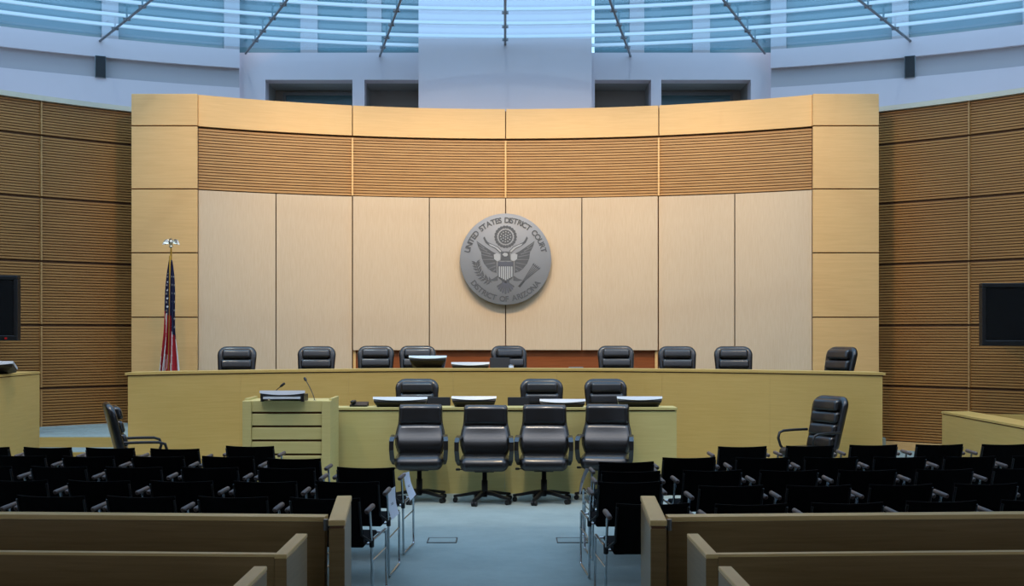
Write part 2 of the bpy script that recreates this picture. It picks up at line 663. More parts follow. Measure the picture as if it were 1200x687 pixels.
# ------------------------------------------------------------------ slatted side walls (drum)
DR_R, DR_C = 10.6, 8.9
zl = [0.14, 0.99, 1.95, 2.92, 3.89, 4.83, 5.36]
for s, nm in ((-1, 'wall_left'), (1, 'wall_right')):
    w = struct(empty(nm, (s * 6.5, 17, 0)), 'horizontally slatted timber wall curving round the %s' % ('flag side of the room' if s < 0 else 'side of the room away from the flag'))
    ox, oy = -s * 6.5, DR_C - 17
    seams = [25.0, 41.6, 53.6]
    mb = MB()
    a0, a1 = sorted((s * math.radians(24.0), s * math.radians(60)))
    arc_panel(mb, ox, oy, DR_R + 0.22, a0, a1, 0, 5.36, 0.16, None, 20)
    mb.build('backing', 'groove', w)
    for k in range(2):
        a0, a1 = sorted((s * math.radians(seams[k]), s * math.radians(seams[k + 1])))
        for j in range(6):
            mb = MB()
            slat_panel(mb, ox, oy, DR_R + 0.04, a0 + .0009, a1 - .0009, zl[j] + (0.03 if j else 0), zl[j + 1] - 0.0, 0.0420, 0.0275, 0.02, 10, 'slatside')
            mb.build('slatted_panel', 'slat', w)
        # pale upright batten at the joint between two panel columns
        mb = MB()
        tb = s * math.radians(seams[k + 1])
        for j in range(6):
            arc_panel(mb, ox, oy, DR_R + 0.05, tb - .0011, tb + .0011, zl[j] + (0.03 if j else 0), zl[j + 1], 0.07, None, 1)
        mb.build('seam_batten', 'slat', w)
        mb = MB()
        arc_panel(mb, ox, oy, DR_R + 0.05, a0, a1, 0.0, 0.13, 0.06, None, 10)
        mb.build('base_board', 'maple', w)
        mb = MB()
        arc_panel(mb, ox, oy, DR_R + 0.5, a0, a1, 5.365, 5.44, 0.55, None, 10)
        mb.build('cap', 'cream', w)
    # plain continuation of the drum past the picture, back to the gallery
    mb = MB()
    a0, a1 = sorted((s * math.radians(53.7), s * math.radians(128)))
    arc_panel(mb, ox, oy, DR_R + 0.2, a0, a1, 0, 7.2, 0.2, None, 24)
    mb.build('plain_panel', 'darkwood', w)

# unseen ceiling added to keep skylight off the pews; rear wall behind the photographer
struct(MB().box((-10.5, -8.2, 0), (10.5, -8.0, 6.9)).build('wall_rear', 'darkwood'))
struct(MB().box((-10.8, -8.0, 5.6), (10.8, 7.9, 5.8)).build('ceiling_sky_blocker', 'slatback'))

# ------------------------------------------------------------------ white upper wall
UP_Y = 20.0
CEIL_Z = 6.9
wu = struct(empty('wall_upper', (0, 20, 0)), 'white plaster upper wall with four niches and a projecting centre bay')


def ux(xpix, Y=UP_Y):
    return (xpix - CX) * Y / F


TOPZ = 9.2
# flat part with niche openings: strips between the openings
opens = [(311, 413), (427, 493), (697, 763), (775, 880)]
NZ = EYE + (390 - 93.5) * UP_Y / F
edges = [279] + [e for o_ in opens for e in o_] + [905]
mb = MB()
for i in range(0, len(edges), 2):
    mb.box((ux(edges[i]), 0, 4.0), (ux(edges[i + 1]), 0.3, NZ))
mb.box((ux(279), 0, NZ), (ux(905), 0.3, CEIL_Z))
mb.build('flat_panel', 'white', wu)
for i, (a, c) in enumerate(opens):
    mb = MB()
    d = 0.9
    x0, x1 = ux(a), ux(c)
    mb.box((x0 - .05, d, 3.9), (x1 + .05, d + .1, NZ + .1))
    mb.box((x0 - .05, .3, NZ), (x1 + .05, d, NZ + .08))
    mb.box((x0 - .08, .3, 3.9), (x0, d, NZ))
    mb.box((x1, .3, 3.9), (x1 + .08, d, NZ))
    mb.build('niche', 'nichegrey', wu)
    if i in (0, 3):
        mb = MB()
        q0, q1 = (x0 + .18, x1 + .02) if i == 0 else (x0 - .02, x1 - .18)
        zt = NZ - .10
        mb.box((q0 - .03, d - .06, zt), (q1 + .03, d, zt + .05))
        mb.box((q0 - .03, d - .06, 3.9), (q0 + .02, d, zt))
        mb.box((q1 - .02, d - .06, 3.9), (q1 + .03, d, zt))
        wf = mb.build('window_frame', 'frame', wu)
        g = MB().box((q0 + .02, d - .03, 3.9), (q1 - .02, d - .02, zt)).build('pane', 'teal', wf)
# projecting centre bay
BAY_Y = 19.2
hw = 101.5 * BAY_Y / F
mb = MB().box((-hw, BAY_Y - 20, 3.5), (hw, 0.2, TOPZ))
mb.build('centre_bay', 'white', wu)
# curved side parts
UD_R, UD_C = 17.05, 3.5
for s in (-1, 1):
    tA = math.atan2(312 * UP_Y / F, UP_Y - UD_C)
    tB = math.radians(52)
    a0, a1 = sorted((s * tA, s * tB))
    for z0, z1, th, mt in ((4.8, 6.22, 0.2, 'white'), (6.22, 6.57, 0.12, 'greyband'), (6.57, CEIL_Z, 0.2, 'white')):
        mb = MB()
        arc_panel(mb, 0, UD_C - 20, UD_R + 0.1, a0, a1, z0, z1, th, None, 20)
        mb.build('band_panel' if mt == 'greyband' else 'curved_panel', mt, wu)
# clerestory over the glass ceiling: tinted panes between pale posts
posts = [279, 352, 372, 430, 447, 493, 697, 738, 755, 812, 832, 905]
for i in range(0, len(posts) - 1):
    x0, x1 = ux(posts[i]), ux(posts[i + 1])
    if posts[i] == 493:
        continue
    if i % 2 == 1:
        MB().box((x0, 0.0, CEIL_Z), (x1, 0.3, TOPZ)).build('post', 'greyband', wu)
    else:
        MB().box((x0, 0.05, CEIL_Z), (x1, 0.1, TOPZ)).build('pane', 'teal', wu)
for s in (-1, 1):
    tA = math.degrees(math.atan2(312 * UP_Y / F, UP_Y - UD_C))
    t = tA
    k = 0
    while t < 52:
        w_ = 0.9 if k % 2 == 0 else 6.0
        a0, a1 = sorted((s * math.radians(t), s * math.radians(min(t + w_, 52))))
        mb = MB()
        if k % 2 == 0:
            arc_panel(mb, 0, UD_C - 20, UD_R + .1, a0, a1, CEIL_Z, TOPZ, 0.2, None, 2)
            mb.build('post', 'greyband', wu)
        else:
            arc_panel(mb, 0, UD_C - 20, UD_R + .1, a0, a1, CEIL_Z, TOPZ, 0.05, None, 6)
            mb.build('pane', 'teal', wu)
        t += w_
        k += 1

# ------------------------------------------------------------------ glass ceiling: panes, ring fins, radial bars
ce = struct(empty('ceiling', (0, 18, CEIL_Z)), 'glass ceiling of concentric fins and radial steel bars')
RAD_C = 9.0           # where the radial bars meet
rings = [16.97, 16.05, 15.4, 14.6, 13.8, 13.0, 12.2, 11.3, 10.3, 9.2, 8.0, 6.6]


def ring_pt(R, ang):
    """point on ring R (about UD_C) along the radial bar leaving (0, RAD_C) at ang"""
    s, c = math.sin(ang), math.cos(ang)
    d0 = RAD_C - UD_C
    # |(t s, d0 + t c)| = R
    bq = 2 * d0 * c
    t = (-bq + math.sqrt(max(0, bq * bq - 4 * (d0 * d0 - R * R)))) / 2
    return (t * s, RAD_C + t * c)


STEP = math.radians(11.6)
NS = 6
for j in range(len(rings) - 1):
    for i in range(-NS, NS):
        a0, a1 = i * STEP, (i + 1) * STEP
        seg = 4
        v, f = [], []
        for k in range(seg + 1):
            a = a0 + (a1 - a0) * k / seg
            for R in (rings[j], rings[j + 1]):
                x, y = ring_pt(R, a)
                v.append((x, y - 18, 0.05))
        for k in range(seg):
            f.append((2 * k, 2 * k + 2, 2 * k + 3, 2 * k + 1))
        MB().add(v, f).build('glass_pane', 'glass', ce)
for j in range(1, len(rings) - 1):
    for i in range(-NS, NS):
        seg = 6
        v, f = [], []
        for k in range(seg + 1):
            a = i * STEP + .0015 + (STEP - .003) * k / seg
            x, y = ring_pt(rings[j], a)
            d = Vector((x, y - UD_C, 0)).normalized()
            for q, z in ((-.034, -.042), (-.034, -.026), (.012, .032), (.022, .032)):
                v.append((x + d.x * q, y + d.y * q - 18, z))
        for k in range(seg):
            for e in range(4):
                f.append((4 * k + e, 4 * k + 4 + e, 4 * k + 4 + (e + 1) % 4, 4 * k + (e + 1) % 4))
        f += [(0, 1, 2, 3), (4 * seg + 3, 4 * seg + 2, 4 * seg + 1, 4 * seg)]
        MB().add(v, f).build('fin', 'fin', ce)
for i in range(-NS, NS + 1):
    a = i * STEP
    x0, y0 = ring_pt(rings[0], a)
    x1, y1 = ring_pt(rings[-1], a)
    mb = MB().tube([(x0, y0 - 18, -.06), (x1, y1 - 18, -.06)], 0.022, 6)
    bar = mb.build('radial_bar', 'steel', ce)
    nm = MB()
    for R in rings[1:-1]:
        x, y = ring_pt(R, a)
        nm.box((x - .05, y - 18 - .03, -.075), (x + .05, y - 18 + .03, -.03))
    nm.build('clamp_fitting', 'steel', bar)

# ------------------------------------------------------------------ dais, side platform, steps
BEN_R, BEN_Y = 7.6, 15.0
BEN_C = BEN_Y - BEN_R
DAIS = 0.56
TH = math.asin(4.58 / BEN_R)
mb = MB()
v, f = [], []
NN = 24
for k in range(NN + 1):
    t = -TH + 2 * TH * k / NN
    x, y = (BEN_R + 0.12) * math.sin(t), BEN_C + (BEN_R + 0.12) * math.cos(t)
    yb = 18.2 - (x / 5.0) ** 2 * 1.0
    v += [(x, y, 0), (x, y, DAIS), (x, yb, DAIS), (x, yb, 0)]
for k in range(NN):
    for e in range(4):
        f.append((4 * k + e, 4 * k + 4 + e, 4 * k + 4 + (e + 1) % 4, 4 * k + (e + 1) % 4))
f += [(0, 1, 2, 3), (4 * NN + 3, 4 * NN + 2, 4 * NN + 1, 4 * NN)]
struct(MB().add(v, f).build('floor_dais', 'carpet'), 'raised carpeted dais behind the bench')
st = struct(empty('floor_platform', (-5.8, 16, 0)), 'carpeted platform with timber riser between bench and witness stand')
MB().box((-1.9, -0.78, 0), (1.4, 1.6, 0.42)).build('platform', 'carpet', st)
MB().box((-1.9, -0.82, 0.28), (1.4, -0.78, 0.415)).build('riser', 'bench', st)
MB().box((-1.9, -1.4, 0), (1.4, -0.82, 0.28)).build('step', 'carpet', st)
MB().box((-1.9, -1.44, 0), (1.4, -1.4, 0.275)).build('riser', 'bench', st)

# ------------------------------------------------------------------ judges' bench
BH = 1.365
jb = tag(empty('judges_bench', (0, BEN_Y, 0)), 'long curved maple bench with pale top in front of the linen panels', 'bench')
nseg = 7
for k in range(nseg):
    t0 = -TH + 2 * TH * k / nseg
    t1 = -TH + 2 * TH * (k + 1) / nseg
    mb = MB()
    arc_panel(mb, 0, BEN_C - BEN_Y, BEN_R + 0.05, t0 + 0.0001, t1 - 0.0001, 0, BH - 0.045, 0.05, None, 6, BEN_R)
    mb.build('front_panel', 'bench', jb)
mb = MB()
arc_panel(mb, 0, BEN_C - BEN_Y, BEN_R + 0.06, -TH - .002, TH + .002, BH - 0.045, BH - .03, 0.05, None, 30, BEN_R)
mb.build('shadow_joint', 'groove', jb)
mb = MB()
arc_panel(mb, 0, BEN_C - BEN_Y, BEN_R + 0.32, -TH - .004, TH + .004, BH - 0.03, BH, 0.335, None, 30, BEN_R)
mb.build('top_ledge', 'bench', jb)
mb = MB()
arc_panel(mb, 0, BEN_C - BEN_Y, BEN_R + .78, -TH + .02, TH - .02, 1.2, 1.235, 0.44, None, 30, BEN_R)
mb.build('worktop', 'bench', jb)
for s in (-1, 1):
    t = s * TH
    a0, a1 = sorted((t - s * .011, t))
    mb = MB()
    arc_panel(mb, 0, BEN_C - BEN_Y, BEN_R + .8, a0, a1, 0, BH - .045, 0.74, None, 1, BEN_R)
    mb.build('end_panel', 'bench', jb)

# ------------------------------------------------------------------ clerk desk
CD_Y = 12.75
cd = tag(empty('clerk_desk', (0, CD_Y, 0)), 'low straight pale maple desk in front of the long bench', 'desk')
cx0, cx1 = (390 - CX) * CD_Y / F, (793 - CX) * CD_Y / F
np_ = 4
for k in range(np_):
    a = cx0 + (cx1 - cx0) * k / np_
    c = cx0 + (cx1 - cx0) * (k + 1) / np_
    MB().box((a + .0008, 0, 0.0), (c - .0008, 0.04, 0.945)).build('front_panel', 'desk', cd)
MB().box((cx0 + .02, 0.008, 0.945), (cx1 - .02, 0.05, 0.962)).build('shadow_joint', 'groove', cd)
MB().cbox((cx0 - .006, -0.012, 0.96), (cx1 + .006, 0.30, 0.99), 0.003).build('top_ledge', 'desk', cd)
MB().box((cx0 + .04, 0.04, 0.73), (cx1 - .04, 0.62, 0.76)).build('worktop', 'desk', cd)
for x in (cx0, cx1 - .04):
    MB().box((x, 0.04, 0), (x + .04, 0.62, 0.96)).build('side_panel', 'desk', cd)

# ------------------------------------------------------------------ lectern
LE_Y = 12.05
le = tag(empty('lectern', ((336 - CX) * LE_Y / F, LE_Y, 0)), 'boxy maple lectern with grooved front boards beside the clerk desk', 'lectern')
w2 = 51.5 * LE_Y / F
ltop = EYE - 80 * LE_Y / F
for s in (-1, 1):
    xi, xo = s * (w2 - 0.095), s * w2
    MB().cbox((min(xi, xo), -0.02, 0), (max(xi, xo), 0.08, ltop), 0.003).build('corner_post', 'desk', le)
    xo2 = s * (w2 - .03)
    MB().box((min(xo2, xo), 0.08, 0), (max(xo2, xo), 0.58, ltop + .02)).build('side_panel', 'desk', le)
zz = [ltop] + [EYE - (q - CY) * LE_Y / F for q in (484, 500, 516.6, 533, 549.5, 566)] + [0.0]
MB().box((-w2 + .09, 0.04, 0), (w2 - .09, 0.05, ltop - .01)).build('backing', 'groove', le)
for k in range(len(zz) - 1):
    MB().cbox((-w2 + .095, 0.0, zz[k + 1] + .012), (w2 - .095, 0.04, zz[k] - .012 if k else zz[k]), 0.003).build('front_board', 'desk', le)
MB().box((-w2 + .03, 0.05, ltop - .03), (w2 - .03, 0.58, ltop - .005)).build('top', 'desk', le)


# ------------------------------------------------------------------ tilted monitors
def monitor(label, x0, x1, ytop, Y, ztab, L=0.36, alpha=22, thick=0.028, group=None, cat='monitor', rise=None, yaw=0.0):
    """flat screen lying back: its upper edge leans towards the gallery"""
    w = (x1 - x0) * Y / F
    X = ((x0 + x1) / 2 - CX) * Y / F
    ztop = EYE - (ytop - CY) * Y / F
    root = tag(empty('monitor', (X, Y, ztab), yaw), label, cat, group)
    a = math.radians(alpha)
    c = thick * math.cos(a)
    # local slab frame: x across, s up the slope towards the viewer, n out of the screen
    zt = ztop - ztab - c
    tf = Matrix(((1, 0, 0, 0), (0, -math.cos(a), math.sin(a), 0), (0, math.sin(a), math.cos(a), zt - L * math.sin(a)), (0, 0, 0, 1)))
    # the slab's outline, bowed along the top edge
    mb = MB()
    seg = 12
    v, f = [], []
    for k in range(seg + 1):
        u = -1 + 2 * k / seg
        lowz = -0.02 * (1 - u * u)
        for s_, n_ in ((0, 0.0), (L, lowz), (L, thick), (0, thick)):
            v.append((u * w / 2 * (1 if s_ else 0.74), s_, n_))
    for k in range(seg):
        for e in range(4):
            f.append((4 * k + e, 4 * k + (e + 1) % 4, 4 * k + 4 + (e + 1) % 4, 4 * k + 4 + e))
    f += [(3, 2, 1, 0), (4 * seg, 4 * seg + 1, 4 * seg + 2, 4 * seg + 3)]
    mb.add(v, f, False, None, tf)
    mb.build('bezel', 'silver', root)
    MB().box((-w / 2 * .72, .03, thick), (w / 2 * .72, L - .03, thick + .003), None, tf).build('screen', 'screen', root)
    mb = MB()
    v = []
    for ww, s0, s1, nn in ((w * .97, 0.0, L - .012, -0.0215), (w * .95, 0.01, L - .02, -.036), (w * .62, 0.05, L * .6, -0.06)):
        v += [(-ww * .37, s0, nn), (ww * .37, s0, nn), (ww / 2, s1, nn), (-ww / 2, s1, nn)]
    v += [(-w * .36, 0.0, 0.0), (w * .36, 0.0, 0.0), (w * .485, L - .012, -0.001), (-w * .485, L - .012, -0.001)]
    f = []
    order = [12, 0, 4, 8]
    for q in range(3):
        for e in range(4):
            f.append((order[q] + e, order[q] + (e + 1) % 4, order[q + 1] + (e + 1) % 4, order[q + 1] + e))
    f.append((8, 9, 10, 11))
    mb.add(v, f, False, None, tf)
    mb.build('rear_shell', 'plastic', root)
    mb = MB().cbox((-.1, -.12, 0), (.1, .12, .015), .004)
    mb.box((-.05, -.06, .01), (.05, .04, max(0.03, zt - L * math.sin(a) * .6)))
    mb.build('stand', 'plastic', root)
    return root


G1 = 'monitors along the clerk desk'
monitor('flat monitor at the lectern end of the clerk desk', 440.5, 503, 463.5, 13.09, 0.76, alpha=32, group=G1)
monitor('flat monitor on clerk desk, second from the lectern', 530.5, 582, 462.8, 13.09, 0.76, alpha=32, group=G1)
monitor('flat monitor on clerk desk before the middle clerk chair', 631.5, 684, 466.0, 13.09, 0.76, alpha=32, group=G1)
monitor('flat monitor on clerk desk farthest from the lectern', 720, 772, 463.0, 13.09, 0.76, alpha=32, group=G1)
G2 = 'monitors on the judges bench'
monitor('raised wide monitor on the bench before a black leather chair', 481.5, 525, 416.3, 15.55, 1.235, L=0.42, alpha=35, group=G2)
monitor('low flat monitor on the bench beside the upright black screen', 530, 574, 423.8, 15.55, 1.235, L=.34, alpha=24, group=G2)
lm = monitor('flat monitor standing on top of the lectern', 311, 363, 456.2, 12.3, ltop - .005, L=0.3, alpha=11)
mb = MB()
mb.box((-.2, -.33, .03), (.2, -.05, .052))
mb.build('keyboard_tray', 'silver', lm)
mb = MB()
mb.box((-.235, -.30, 0), (-.205, -.04, .075))
mb.box((.205, -.30, 0), (.235, -.04, .075))
mb.build('side_bracket', 'plastic', lm)


def small_box(name, label, cat, mat, x0, x1, y0, y1, Y, depth, z=None, tilt=0):
    c = px((x0 + x1) / 2, y1, Y)
    w = (x1 - x0) * Y / F
    h = (y1 - y0) * Y / F
    o = MB().cbox((-w / 2, 0, 0), (w / 2, depth, h), 0.006).build(name, mat, None, (c.x, Y, c.z if z is None else z))
    return tag(o, label, cat)


# thin black document screens between the clerk monitors: panel + foot
def doc_screen(label, x0, x1, y0, y1, Y, zt, group=None):
    w, h = (x1 - x0) * Y / F, (y1 - y0) * Y / F
    X = ((x0 + x1) / 2 - CX) * Y / F
    r_ = tag(empty('document_screen', (X, Y, zt)), label, 'screen', group)
    tf = Matrix.Rotation(math.radians(-14), 4, 'X')
    MB().cbox((-w / 2, 0, .015), (w / 2, .022, h), .005, None, tf).build('case', 'plastic', r_)
    MB().box((-w / 2 + .015, .022, .03), (w / 2 - .015, .025, h - .015), None, tf).build('display', 'screen', r_)
    MB().cbox((-w / 4, -.06, 0), (w / 4, .1, .018), .005).build('foot', 'plastic', r_)
    return r_


doc_screen('small black screen beside the monitor nearest the lectern', 500, 527.5, 466, 498, 13.24, .76, 'small screens')
doc_screen('small black screen beside the monitor before the middle clerk chair', 595, 620.5, 465, 497, 13.24, .76, 'small screens')
doc_screen('black screen upright on the bench below the seal', 574, 597.5, 419, 442, 15.5, 1.235, 'small screens')

# telephone-like box at the lectern end of the clerk desk
c = px(421, 478, 12.95)
ph = tag(empty('desk_telephone', (c.x, 12.95, .99)), 'low black telephone on the clerk desk corner by the lectern', 'telephone')
mb = MB()
v = [(-.1, -.09, 0), (.1, -.09, 0), (.1, .1, 0), (-.1, .1, 0), (-.1, -.09, .02), (.1, -.09, .02), (.1, .1, .05), (-.1, .1, .05)]
mb.add(v, [(0, 3, 2, 1), (4, 5, 6, 7), (0, 1, 5, 4), (1, 2, 6, 5), (2, 3, 7, 6), (3, 0, 4, 7)])
mb.build('body', 'plastic', ph)
MB().rbox(.05, .19, .03, .014, tf=Matrix.Translation((-.07, 0, .055))).build('handset', 'plastic', ph)
# small white things
c = px(765, 478, 13.0)
mb = MB()
mb.rbox(.06, .05, .03, .012, tf=Matrix.Translation((-.025, 0, .015)))
mb.rbox(.05, .05, .045, .018, tf=Matrix.Translation((.03, .02, .022)))
tag(mb.build('crumpled_tissue', 'paper', None, (c.x, 12.9, .99)), 'small white crumpled tissue on the clerk desk end', 'tissue')
c = px(599, 431, 15.45)
t_ = tag(empty('drinking_cup', (c.x, 15.45, 1.235)), 'silver tumbler standing beside the black screen under the seal', 'cup')
MB().lathe([(.028, 0), (.033, .05), (.037, .16), (.033, .16), (.028, .02)], 14).build('body', 'silver', t_)
MB().lathe([(.036, .155), (.0385, .16), (.0385, .166), (.034, .166)], 14).build('rim', 'chrome', t_)
c = px(525, 431, 15.45)
pp = tag(empty('paper_stack', (c.x, 15.4, 1.235)), 'short stack of white papers on the bench between two monitors', 'papers')
for k in range(4):
    MB().box((-.08 + .004 * k, -.1, .03 * k), (.08 + .004 * k, .12, .03 * k + .028)).build('sheaf', 'paper', pp)
c = px(675, 431, 15.5)
kb = tag(empty('keypad', (c.x, 15.45, 1.235)), 'thin grey control pad on the bench beside an empty chair', 'keypad')
MB().cbox((-.1, -.05, .105), (.1, .09, .135), .006).build('case', 'steel', kb)
MB().box((-.05, -.03, 0), (.05, .06, .106)).build('foot', 'plastic', kb)

# lectern microphones
def mic(label, base, tip, group):
    r_ = tag(empty('gooseneck_microphone', base), label, 'microphone', group)
    d = Vector(tip) - Vector(base)
    pts = []
    for k in range(7):
        q = k / 6
        pts.append((d.x * q ** 1.5, d.y * q ** 1.6, d.z * q))
    MB().lathe([(.03, 0), (.03, .012), (.01, .02)], 12).build('base', 'plastic', r_)
    MB().tube(pts, .005, 6).build('gooseneck', 'plastic', r_)
    e = Vector(pts[-1])
    dd = (Vector(pts[-1]) - Vector(pts[-2])).normalized()
    MB().tube([e - dd * .01, e + dd * .01, e + dd * .05, e + dd * .06], [.008, .015, .015, .008], 10).build('capsule', 'plastic', r_)


mic('gooseneck microphone rising high beside the lectern monitor', px(369, 471, 12.25), px(358.5, 446, 12.5), 'lectern microphones')
mic('low gooseneck microphone leaning behind the lectern monitor', (px(317, 470, 12.57).x, 12.57, ltop - .005), px(329, 453, 12.57), 'lectern microphones')


# ------------------------------------------------------------------ swivel chair pieces
def star_base(root, r=0.31, col_top=0.36):
    MB().lathe([(.028, .06), (.034, .1), (.034, .24), (.026, .24), (.026, col_top)], 12).build('column', 'plastic', root)
    for k in range(5):
        a = math.radians(90 + 72 * k + 18)
        d = Vector((math.cos(a), math.sin(a), 0))
        s = Vector((-d.y, d.x, 0))
        mb = MB()
        prof = [(0.02, .030, .125, .085), (.12, .026, .118, .085), (r * .8, .021, .092, .062), (r + .02, .018, .078, .055)]
        v, f = [], []
        for q, hw_, zt, zb in prof:
            v += [d * q + s * hw_ + Vector((0, 0, zb)), d * q - s * hw_ + Vector((0, 0, zb)),
                  d * q - s * hw_ * .7 + Vector((0, 0, zt)), d * q + s * hw_ * .7 + Vector((0, 0, zt))]
        for i in range(len(prof) - 1):
            for e in range(4):
                f.append((4 * i + e, 4 * i + (e + 1) % 4, 4 * i + 4 + (e + 1) % 4, 4 * i + 4 + e))
        f += [(3, 2, 1, 0), (4 * len(prof) - 4, 4 * len(prof) - 3, 4 * len(prof) - 2, 4 * len(prof) - 1)]
        mb.add(v, f)
        lg = mb.build('base_leg', 'plastic', root)
        cm = MB()
        for q in (-.017, .017):
            c0 = d * r + s * q + Vector((0, 0, .027))
            cm.tube([c0 - s * .012, c0 + s * .012], .027, 12)
        cm.tube([d * r + Vector((0, 0, .03)), d * r + Vector((0, 0, .07))], .008, 6)
        cm.build('caster', 'plastic', lg)


def recline(zp, deg, y_off=0.0):
    a = math.radians(deg)

    def fn(p):
        p = Vector(p)
        h = p.z - zp
        return Vector((p.x, p.y + math.sin(a) * h + y_off, zp + math.cos(a) * h))
    return fn


def make_bench_chair():
    """high-backed chair with rolled horizontal cushions and thin tube arms; faces -y"""
    root = empty('leather_armchair')
    rc = recline(.45, 14)

    def bend(p):
        p = Vector(p)
        return rc((p.x, p.y + .20 - 0.35 * p.x * p.x * 1.0, p.z))
    W, z0, z1 = .55, .46, 1.115
    out_ = []
    # tapered outline with round shoulders
    rr = .125
    for a in range(0, 91, 18):
        out_.append((W / 2 - rr + rr * math.cos(math.radians(a)), z1 - rr + rr * math.sin(math.radians(a))))
    for a in range(90, 181, 18):
        out_.append((-W / 2 + rr + rr * math.cos(math.radians(a)), z1 - rr + rr * math.sin(math.radians(a))))
    r2 = .05
    w3 = W * .88
    for a in range(180, 271, 30):
        out_.append((-w3 / 2 + r2 + r2 * math.cos(math.radians(a)), z0 + r2 + r2 * math.sin(math.radians(a))))
    for a in range(270, 361, 30):
        out_.append((w3 / 2 - r2 + r2 * math.cos(math.radians(a)), z0 + r2 + r2 * math.sin(math.radians(a))))
    MB().slab(out_, -.005, .085, .04, 3, deform=bend).build('backrest', 'leather', root)
    zc = [z1 - .035, z1 - .18, z1 - .33, z1 - .48, z0 + .02]
    for k in range(4):
        hh = zc[k] - zc[k + 1]
        wk = .445 if k else .40
        cz = (zc[k] + zc[k + 1]) / 2

        def df(p, cz=cz, k=k):
            return bend((p[0], p[1] - (.018 if k else .03), p[2] + cz))
        MB().rbox(wk - .012 * k, .085 if k else .10, hh - .004, .042, 4, 3, df).build('headrest' if k == 0 else 'back_cushion', 'leatherpad', root)

    def sd(p):
        z = p.z
        if p.y < -.12:
            z -= (-.12 - p.y) ** 2 * 1.2
        return (p.x, p.y, z + .44)
    MB().rbox(.50, .50, .12, .05, 3, 4, sd).build('seat', 'leatherpad', root)
    MB().cbox((-.12, -.14, .34), (.12, .14, .385), .01).build('tilt_mechanism', 'plastic', root)
    for s in (-1, 1):
        pts = [(s * .25, -.13, .43), (s * .285, -.17, .50), (s * .29, -.20, .59), (s * .29, -.18, .655), (s * .29, -.12, .675), (s * .285, .05, .68), (s * .27, .24, .68)]
        MB().tube(pts, .016, 8).build('armrest', 'plastic', root)
    star_base(root)
    return root


def make_conference_chair():
    """shapely leather chair with separate headrest band and broad loop arms; faces -y"""
    root = empty('conference_chair')
    rc = recline(.5, 12)

    def bend(p):
        p = Vector(p)
        lum = -.06 * math.exp(-((p.z - .60) / .13) ** 2)
        return rc((p.x, p.y + .22 - .5 * p.x * p.x + lum, p.z))
    # half widths up the back
    prof = [(.46, .225), (.52, .255), (.60, .278), (.68, .284), (.76, .270), (.83, .252), (.92, .247), (1.02, .245), (1.05, .228)]

    def half(z):
        for (za, wa), (zb, wb_) in zip(prof, prof[1:]):
            if z <= zb:
                return wa + (wb_ - wa) * max(0, (z - za) / (zb - za))
        return prof[-1][1]
    shell = [(w, z) for z, w in prof] + [(-w, z) for z, w in reversed(prof)]
    MB().slab(shell, .01, .075, .03, 3, deform=bend).build('backrest', 'leather', root)

    def lowdef(p):
        z = p.z + .655
        return bend((p.x * (half(z) - .012) / .26, p.y + .0 - .03 * (1 - (p.x / .27) ** 2), z))
    MB().rbox(.52, .09, .35, .044, 4, 8, lowdef).build('back_cushion', 'leatherpad', root)

    def hdef(p):
        z = p.z + .94
        return bend((p.x * (half(z) - .004) / .25, p.y - .004, z))
    MB().rbox(.50, .105, .225, .05, 4, 6, hdef).build('headrest', 'leather', root)

    def sd(p):
        z = p.z + .44
        if p.y < -.1:
            z -= (-.1 - p.y) ** 2 * 1.1
        k = 1 - max(0, (-p.y - .1)) * .45
        return (p.x * k, p.y, z + .04 * p.x * p.x)
    MB().rbox(.54, .52, .14, .065, 4, 4, sd).build('seat', 'leatherpad', root)
    MB().cbox((-.11, -.14, .34), (.11, .14, .39), .01).build('tilt_mechanism', 'plastic', root)
    mb = MB().tube([(-.1, 0, .375), (-.25, -.03, .36), (-.28, -.03, .36)], [.006, .006, .006], 6)
    mb.rbox(.05, .03, .025, .01, tf=Matrix.Translation((-.29, -.03, .36)))
    mb.build('lever', 'plastic', root)
    for s in (-1, 1):
        # closed band loop: from seat side, up in front, along the top and back to the backrest
        path = [(.25, .06, .40), (.27, -.06, .42), (.288, -.17, .48), (.295, -.21, .58), (.295, -.19, .665), (.29, -.12, .70), (.285, .04, .71), (.275, .16, .69)]
        mb = MB()
        v, f = [], []
        n = len(path)
        for i, (x, y, z) in enumerate(path):
            a = Vector(path[max(i - 1, 0)])
            c = Vector(path[min(i + 1, n - 1)])
            d = (c - a)
            d.x = 0
            d.normalize()
            nn = Vector((0, -d.z, d.y))
            wq = .024 if i > 0 else .02
            th = .014
            for sx, sn in ((-1, -1), (1, -1), (1, 1), (-1, 1)):
                v.append(Vector((s * x + sx * wq, y, z)) + nn * th * sn)
        for i in range(n - 1):
            for e in range(4):
                f.append((4 * i + e, 4 * i + (e + 1) % 4, 4 * i + 4 + (e + 1) % 4, 4 * i + 4 + e))
        f += [(3, 2, 1, 0), (4 * n - 4, 4 * n - 3, 4 * n - 2, 4 * n - 1)]
        mb.add(v, f, False)
        mb.build('armrest', 'leather', root)
    star_base(root, .32)
    return root


bench_proto = make_bench_chair()
conf_proto = make_conference_chair()
used = set()


def place(proto, label, cat, group, loc, yaw=0.0):
    if proto.name in used:
        o = copy_tree(proto)
    else:
        o = proto
        used.add(proto.name)
    tag(o, label, cat, group)
    o.location = loc
    o.rotation_euler = (0, 0, yaw)
    return o


